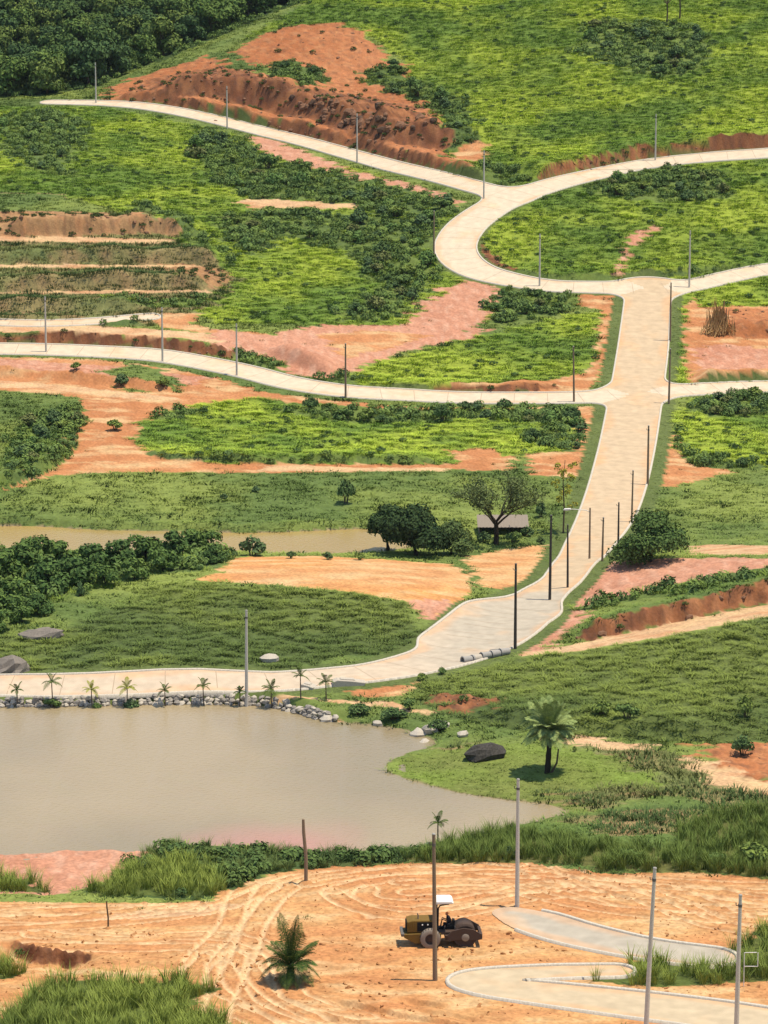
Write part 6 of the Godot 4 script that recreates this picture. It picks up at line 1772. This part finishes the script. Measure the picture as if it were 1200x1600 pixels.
# stones and lumps sticking out of the cut banks, too many to count
func scatter_bank_rocks(rng: RandomNumberGenerator) -> void:
	var tf := []
	for p in patches:
		if p.step < .3 or p.step > 1.0: continue
		for j in int(p.nd):
			var d: float = p.d0 + j * p.step
			for i in int(p.nx):
				var c: int = p.cover[j * p.nx + i]
				if c != DK and c != RO and c != TN: continue
				if rng.randf() > (.22 if c == DK else .06) * p.step * p.step: continue
				var x: float = p.x0 + i * p.step + rng.randf_range(-.3, .3)
				var s := .10 + .38 * pow(rng.randf(), 3.0)
				tf.append(Transform3D(Basis.from_euler(Vector3(rng.randf(), rng.randf() * TAU, rng.randf())).scaled_local(Vector3(s * 1.4, s * .8, s)), on_ground(x, d, 0.0)))
	var mm := MultiMesh.new()
	mm.transform_format = MultiMesh.TRANSFORM_3D
	mm.mesh = rock_mesh(431, mats.rock_brown, .35, 4, 6)
	mm.instance_count = tf.size()
	for i in tf.size(): mm.set_instance_transform(i, tf[i])
	var o := MultiMeshInstance3D.new()
	o.multimesh = mm
	o.name = "bank_rocks"
	add_child(o)
	tag(o, "small brown stones and lumps sticking out of the cut banks", "stones", "", "stuff")

func make_small_things() -> void:
	# concrete drain pipes lying in a row beside the street
	var a := Vector2(AT_PIPES[0], AT_PIPES[1])
	var b := Vector2(AT_PIPES_END[0], AT_PIPES_END[1])
	var dir := (b - a).normalized()
	var names := ["nearest grey concrete pipe at the left end of the pipe row", "second concrete pipe from the left in the roadside row", "third concrete pipe from the left in the roadside row", "fourth concrete pipe from the left in the roadside row", "last concrete pipe at the right end of the roadside row"]
	var span := a.distance_to(b) / 5.0
	for i in 5:
		var q := a + dir * (span * (i + .5))
		var o := thing("concrete_pipe", names[i], "pipe", on_ground(q.x, q.y, -.34), atan2(dir.y, dir.x) + .05 * (i % 2), "concrete pipes beside the street")
		var st := begin()
		var l := span * .47
		ring_pipe(st, l, .40, .32)
		st.generate_normals()
		commit(st, "barrel", mats.concrete if i != 1 else mats.stone_pale, o)
		st = begin()
		for s in 1: ring_pipe(st, .10, .46, .401, -l + .10)
		st.generate_normals()
		commit(st, "collar", mats.concrete, o)
	# white slabs
	for q in WHITE_SLABS:
		var o := thing("white_slab", q[5], "slab", on_ground(q[0], q[1], -.0), q[4])
		var st := begin()
		slab(st, PackedVector2Array([Vector2(-q[2] * .5, -.1), Vector2(q[2] * .46, -.1), Vector2(q[2] * .5, q[3] * .5), Vector2(q[2] * .1, q[3] * .8), Vector2(-q[2] * .35, q[3]), Vector2(-q[2] * .5, q[3] * .7)]), -.7, .7, .06)
		st.generate_normals()
		commit(st, "block", mats.stone_pale, o)
		st = begin()
		slab(st, PackedVector2Array([Vector2(-q[2] * .3, q[3] * .85), Vector2(q[2] * .2, q[3] * .72), Vector2(q[2] * .15, q[3] * .95), Vector2(-q[2] * .25, q[3] * 1.1)]), -.45, .35, .04)
		st.generate_normals()
		commit(st, "broken_piece", mats.stone_pale, o)
	# small white frame in the tall grass
	var f := thing("white_frame", "small white square frame in the tall grass beside the corner pole", "frame", on_ground(AT_FRAME[0], AT_FRAME[1]))
	for seg in [["post", Vector3(0, -.3, 0), Vector3(0, 2.6, 0)], ["rail", Vector3(0, 2.6, 0), Vector3(.9, 2.62, 0)], ["rail", Vector3(0, 1.55, 0), Vector3(1.0, 1.55, 0)], ["post", Vector3(1.0, 1.55, 0), Vector3(1.0, 2.62, 0)]]:
		var st := begin()
		tube(st, [seg[1], seg[2]], [.032, .032], 7)
		st.generate_normals()
		commit(st, seg[0], mats.white, f)
	# low shed with a pale roof behind the open tree
	var w: float = AT_SHED[2]
	var h: float = AT_SHED[3]
	var sh := thing("shed", "low shed with a pale sloping roof behind the open tree", "shed", on_ground(AT_SHED[0], AT_SHED[1]))
	var st := begin()
	box(st, -w * .46, -.5, -3.0, w * .46, h * .55, -2.8)
	st.generate_normals()
	commit(st, "back_wall", mats.dusty, sh)
	for s in [-1.0, 1.0]:
		st = begin()
		box(st, s * w * .46 - .1, -.5, -2.79, s * w * .46 + .1, h * .52, .2)
		st.generate_normals()
		commit(st, "side_wall", mats.dusty, sh)
	for i in 4:
		st = begin()
		var x := -w * .44 + i * w * .293
		box(st, x - .08, -.5, .3, x + .08, h * .50, .46)
		st.generate_normals()
		commit(st, "post", mats.bark_dark, sh)
	st = begin()
	var n := 14
	for i in n:
		# ribbed sheet
		var x0 := -w * .5 + w * i / n
		var x1 := x0 + w / n
		var xm := (x0 + x1) * .5
		for pr in [[x0, xm, 0.0, .05], [xm, x1, .05, 0.0]]:
			quad(st, Vector3(pr[0], h * .52 + pr[2], .9), Vector3(pr[0], h + pr[2], -3.3), Vector3(pr[1], h + pr[3], -3.3), Vector3(pr[1], h * .52 + pr[3], .9))
			quad(st, Vector3(pr[1], h * .52 + pr[3] - .05, .9), Vector3(pr[1], h + pr[3] - .05, -3.3), Vector3(pr[0], h + pr[2] - .05, -3.3), Vector3(pr[0], h * .52 + pr[2] - .05, .9))
	st.generate_normals()
	commit(st, "roof", mats.dusty, sh)

# a hollow pipe along x
func ring_pipe(st: SurfaceTool, half: float, ro: float, ri: float, at := 0.0) -> void:
	st.set_smooth_group(-1)
	var n := 20
	for i in n:
		var a := TAU * i / n
		var b := TAU * (i + 1) / n
		var ca := Vector3(0, cos(a), sin(a))
		var cb := Vector3(0, cos(b), sin(b))
		var l := Vector3(at - half, 0, 0)
		var r := Vector3(at + half, 0, 0)
		quad(st, l + ca * ro, l + cb * ro, r + cb * ro, r + ca * ro)
		quad(st, r + ca * ri, r + cb * ri, l + cb * ri, l + ca * ri)
		quad(st, l + ca * ri, l + cb * ri, l + cb * ro, l + ca * ro)
		quad(st, r + ca * ro, r + cb * ro, r + cb * ri, r + ca * ri)

func make_roller() -> void:
	var o := thing("road_roller", "old yellow single drum road roller with a white canopy on the dirt", "road roller", on_ground(AT_ROLLER[0], AT_ROLLER[1], .03), .06)
	var st := begin()
	# rear frame: tapering belly between bumper and hinge
	slab(st, PackedVector2Array([Vector2(-3.05, 1.12), Vector2(-2.95, .82), Vector2(-2.1, .34), Vector2(-.9, .40), Vector2(-.1, .62), Vector2(-.1, 1.16)]), -.85, .85, .04)
	st.generate_normals()
	commit(st, "rear_frame", mats.yellow, o)
	st = begin()
	slab(st, PackedVector2Array([Vector2(-2.72, 1.18), Vector2(-.45, 1.18), Vector2(-.45, 2.16), Vector2(-2.3, 2.16), Vector2(-2.72, 2.06)]), -.72, .72, .06)
	st.generate_normals()
	var hood := commit(st, "engine_hood", mats.yellow, o)
	for s in [-1.0, 1.0]:
		st = begin()
		box(st, -1.95, 1.28, s * .735 - .015, -.62, 2.02, s * .735 + .015, .01)
		st.generate_normals()
		commit(st, "side_panel", mats.black, hood)
		for i in 4:
			st = begin()
			box(st, -2.62 + i * .16, 1.30, s * .73 - .02, -2.56 + i * .16, 1.98, s * .73 + .03, .008)
			st.generate_normals()
			commit(st, "louvre", mats.yellow, hood)
		for i in 2:
			st = begin()
			wheel(st, Vector3(-1.55 + i * .42, 1.82, s * .76), [Vector2(.001, .03 * s), Vector2(.06, .03 * s), Vector2(.06, 0.0)], 10)
			st.generate_normals()
			commit(st, "latch", mats.white, hood)
	st = begin()
	box(st, -2.80, 1.24, -.55, -2.725, 1.95, .55, .02)
	st.generate_normals()
	commit(st, "grille", mats.black, hood)
	st = begin()
	tube(st, [Vector3(-1.85, 2.1, .3), Vector3(-1.85, 2.48, .3), Vector3(-1.92, 2.6, .3)], [.05, .05, .05], 8)
	st.generate_normals()
	commit(st, "exhaust_pipe", mats.iron, o)
	st = begin()
	box(st, -3.2, .95, -.95, -2.96, 1.18, .95, .03)
	st.generate_normals()
	commit(st, "bumper", mats.iron, o)
	# rear wheels
	for s in [-1.0, 1.0]:
		st = begin()
		var c := Vector3(-.95, .79, s * 1.0)
		wheel(st, c, [Vector2(.42, -.24), Vector2(.70, -.26), Vector2(.79, -.17), Vector2(.79, .17), Vector2(.70, .26), Vector2(.42, .24)], 28)
		st.generate_normals()
		var tyre := commit(st, "tyre", mats.dusty, o)
		st = begin()
		wheel(st, c, [Vector2(.001, .12 * s), Vector2(.16, .14 * s), Vector2(.22, .06 * s), Vector2(.40, .08 * s), Vector2(.44, .22 * s)], 20)
		st.generate_normals()
		commit(st, "rim", mats.drum, tyre)
		st = begin()
		# blocks of tread
		for i in 22:
			var a := TAU * i / 22.0
			var u := Vector3(cos(a), sin(a), 0)
			var v := Vector3(-sin(a), cos(a), 0)
			var k := c + u * .80
			quad(st, k - v * .05 + Vector3(0, 0, -.2), k + v * .05 + Vector3(0, 0, -.2), k + v * .09 + Vector3(0, 0, .2), k - v * .01 + Vector3(0, 0, .2))
		st.generate_normals()
		commit(st, "tread", mats.rubber, tyre)
	# platform, seat, controls
	st = begin()
	box(st, -.44, 1.0, -.8, 1.0, 1.24, .8, .04)
	st.generate_normals()
	commit(st, "platform", mats.drum, o)
	st = begin()
	slab(st, PackedVector2Array([Vector2(.30, 1.245), Vector2(.95, 1.245), Vector2(1.02, 1.95), Vector2(.84, 2.0), Vector2(.78, 1.55), Vector2(.30, 1.5)]), -.28, .28, .05)
	st.generate_normals()
	commit(st, "seat", mats.black, o)
	st = begin()
	tube(st, [Vector3(-.15, 1.2, 0), Vector3(-.02, 1.75, 0), Vector3(.05, 2.02, 0)], [.06, .05, .03], 8)
	st.generate_normals()
	var col := commit(st, "steering_column", mats.black, o)
	st = begin()
	var ring := []
	var rr := []
	for i in 17:
		var a := TAU * i / 16.0
		ring.append(Vector3(.06 + cos(a) * .06, 2.05 + cos(a) * .07, sin(a) * .24))
		rr.append(.025)
	tube(st, ring, rr, 6)
	st.generate_normals()
	commit(st, "steering_wheel", mats.black, col)
	# canopy on two rear posts
	for s in [-1.0, 1.0]:
		st = begin()
		tube(st, [Vector3(-.36, 1.2, s * .7), Vector3(-.32, 3.1, s * .7), Vector3(-.18, 3.34, s * .7), Vector3(.52, 3.44, s * .7)], [.065, .065, .06, .05], 8)
		st.generate_normals()
		commit(st, "canopy_post", mats.black, o)
	st = begin()
	slab(st, PackedVector2Array([Vector2(-.55, 3.46), Vector2(.78, 3.50), Vector2(.86, 3.56), Vector2(.70, 3.68), Vector2(-.50, 3.70), Vector2(-.60, 3.60)]), -.9, .9, .04)
	st.generate_normals()
	commit(st, "canopy", mats.white, o)
	# front yoke and drum
	for s in [-1.0, 1.0]:
		st = begin()
		slab(st, PackedVector2Array([Vector2(.35, 1.05), Vector2(.75, 1.42), Vector2(1.6, 1.62), Vector2(2.35, 1.50), Vector2(3.0, 1.12), Vector2(3.05, .72), Vector2(2.7, .66), Vector2(1.2, .70), Vector2(.45, .62)]), s * 1.14 - .08, s * 1.14 + .08, .03)
		st.generate_normals()
		var yoke := commit(st, "yoke_arm", mats.drum, o)
		st = begin()
		wheel(st, Vector3(1.75, .88, s * 1.23), [Vector2(.001, .05 * s), Vector2(.22, .05 * s), Vector2(.30, .0)], 16)
		st.generate_normals()
		commit(st, "hub_cover", mats.dusty, yoke)
	st = begin()
	box(st, 2.86, .74, -1.05, 3.08, 1.08, 1.05, .03)
	st.generate_normals()
	commit(st, "front_beam", mats.drum, o)
	st = begin()
	box(st, .2, .66, -1.05, .62, 1.02, 1.05, .03)
	st.generate_normals()
	commit(st, "hinge", mats.drum, o)
	st = begin()
	wheel(st, Vector3(1.75, .88, 0), [Vector2(.001, -.98), Vector2(.80, -.98), Vector2(.87, -1.05), Vector2(.87, 1.05), Vector2(.80, .98), Vector2(.001, .98)], 32)
	st.generate_normals()
	commit(st, "drum", mats.drum, o)
	st = begin()
	for i in 6:
		box(st, .62 + i * .07, 1.10 + (i % 3) * .06, -.5 + i * .14, .70 + i * .07, 1.5, -.42 + i * .14, .01)
	st.generate_normals()
	commit(st, "hoses", mats.iron, o)
	make_driver(o.transform)

# the driver: one continuous skin meshed from joined, tapering bones
func make_driver(base: Transform3D) -> void:
	# joints in the roller's own metres: sitting, facing the wheel, hands on it
	var B := [
		[Vector3(.62, 1.62, 0), Vector3(.60, 1.92, 0), .155, .16], [Vector3(.60, 1.92, 0), Vector3(.50, 2.16, 0), .16, .15],
		[Vector3(.50, 2.16, -.17), Vector3(.50, 2.16, .17), .085, .085], [Vector3(.48, 2.2, 0), Vector3(.45, 2.32, 0), .065, .06],
	]
	for s in [-1.0, 1.0]:
		B.append([Vector3(.50, 2.15, s * .20), Vector3(.42, 1.90, s * .26), .065, .052])
		B.append([Vector3(.42, 1.90, s * .26), Vector3(.17, 2.02, s * .20), .05, .036])
		B.append([Vector3(.60, 1.62, s * .09), Vector3(.20, 1.64, s * .13), .105, .075])
		B.append([Vector3(.20, 1.64, s * .13), Vector3(.12, 1.30, s * .13), .07, .05])
		B.append([Vector3(.13, 1.30, s * .13), Vector3(-.06, 1.28, s * .14), .048, .04])
	var o := Node3D.new()
	o.name = "person"
	add_child(o)
	o.transform = base
	tag(o, "driver in dark clothes sitting on the road roller at the wheel", "person")
	var st := begin()
	nets(st, B, .024, .05)
	st.generate_normals()
	commit(st, "body", mats.cloth, o)
	# head with face, and hands, in skin
	var Hd := [[Vector3(.42, 2.36, 0), Vector3(.42, 2.46, 0), .082, .092], [Vector3(.36, 2.35, 0), Vector3(.36, 2.40, 0), .05, .055], [Vector3(.335, 2.41, 0), Vector3(.305, 2.385, 0), .012, .016], [Vector3(.42, 2.41, -.092), Vector3(.42, 2.44, -.092), .018, .02], [Vector3(.42, 2.41, .092), Vector3(.42, 2.44, .092), .018, .02], [Vector3(.46, 2.26, 0), Vector3(.44, 2.34, 0), .055, .055]]
	st = begin()
	nets(st, Hd, .012, .03)
	for s in [-1.0, 1.0]:
		var hb := [[Vector3(.17, 2.02, s * .20), Vector3(.12, 2.05, s * .20), .034, .036]]
		for f in 4:
			var z: float = s * (.168 + f * .021)
			hb.append([Vector3(.12, 2.05, z), Vector3(.065, 2.085 - .002 * f, z), .010, .009])
			hb.append([Vector3(.065, 2.085 - .002 * f, z), Vector3(.05, 2.04, z), .009, .008])
		hb.append([Vector3(.14, 2.03, s * .17), Vector3(.09, 2.0, s * .155), .011, .009])
		nets(st, hb, .008, .012)
	st.generate_normals()
	commit(st, "head_and_hands", mats.skin, o)
	st = begin()
	nets(st, [[Vector3(.44, 2.47, 0), Vector3(.43, 2.50, 0), .092, .09], [Vector3(.36, 2.50, 0), Vector3(.29, 2.485, 0), .05, .03]], .014, .03)
	st.generate_normals()
	commit(st, "cap", mats.cap, o)
	st = begin()
	for s in [-1.0, 1.0]:
		nets(st, [[Vector3(.334, 2.425, s * .034), Vector3(.332, 2.425, s * .036), .010, .010]], .005, .01)
	st.generate_normals()
	commit(st, "eyes", mats.black, o)

func field(bones: Array, p: Vector3, k: float) -> float:
	var r := 1e9
	for b in bones:
		var ab: Vector3 = b[1] - b[0]
		var t := clampf((p - b[0]).dot(ab) / ab.length_squared(), 0.0, 1.0)
		var d: float = p.distance_to(b[0] + ab * t) - lerpf(b[2], b[3], t)
		var m := maxf(k - absf(r - d), 0.0) / k
		r = minf(r, d) - m * m * k * .25
	return r

func nets(st: SurfaceTool, bones: Array, cell: float, k: float) -> void:
	st.set_smooth_group(1)
	var lo := Vector3.ONE * 1e9
	var hi := -lo
	for b in bones:
		var r: float = maxf(b[2], b[3]) + cell * 2.0
		for e in 2:
			lo = lo.min(b[e] - Vector3.ONE * r)
			hi = hi.max(b[e] + Vector3.ONE * r)
	var n := Vector3i(((hi - lo) / cell).ceil()) + Vector3i.ONE
	var val := PackedFloat32Array()
	val.resize(n.x * n.y * n.z)
	for z in n.z:
		for y in n.y:
			for x in n.x:
				val[(z * n.y + y) * n.x + x] = field(bones, lo + Vector3(x, y, z) * cell, k)
	var at := {}
	var off := [Vector3i(0, 0, 0), Vector3i(1, 0, 0), Vector3i(0, 1, 0), Vector3i(1, 1, 0), Vector3i(0, 0, 1), Vector3i(1, 0, 1), Vector3i(0, 1, 1), Vector3i(1, 1, 1)]
	var edges := [[0, 1], [2, 3], [4, 5], [6, 7], [0, 2], [1, 3], [4, 6], [5, 7], [0, 4], [1, 5], [2, 6], [3, 7]]
	for z in n.z - 1:
		for y in n.y - 1:
			for x in n.x - 1:
				var v := []
				var neg := 0
				for q in off:
					var f := val[((z + q.z) * n.y + y + q.y) * n.x + x + q.x]
					v.append(f)
					if f < 0.0: neg += 1
				if neg == 0 or neg == 8: continue
				var c := Vector3.ZERO
				var m := 0
				for e in edges:
					var a: float = v[e[0]]
					var b: float = v[e[1]]
					if (a < 0.0) != (b < 0.0):
						c += Vector3(off[e[0]]).lerp(Vector3(off[e[1]]), a / (a - b))
						m += 1
				at[Vector3i(x, y, z)] = lo + (Vector3(x, y, z) + c / m) * cell
	for key in at:
		for ax in 3:
			var u := Vector3i.ZERO
			var v := Vector3i.ZERO
			var w := Vector3i.ZERO
			w[ax] = 1; u[(ax + 1) % 3] = 1; v[(ax + 2) % 3] = 1
			if not (at.has(key - u) and at.has(key - v) and at.has(key - u - v)): continue
			var a: float = val[(key.z * n.y + key.y) * n.x + key.x]
			var q: Vector3i = key + w
			var b: float = val[(q.z * n.y + q.y) * n.x + q.x]
			if (a < 0.0) == (b < 0.0): continue
			if a < 0.0: quad(st, at[key], at[key - v], at[key - u - v], at[key - u])
			else: quad(st, at[key], at[key - u], at[key - u - v], at[key - v])
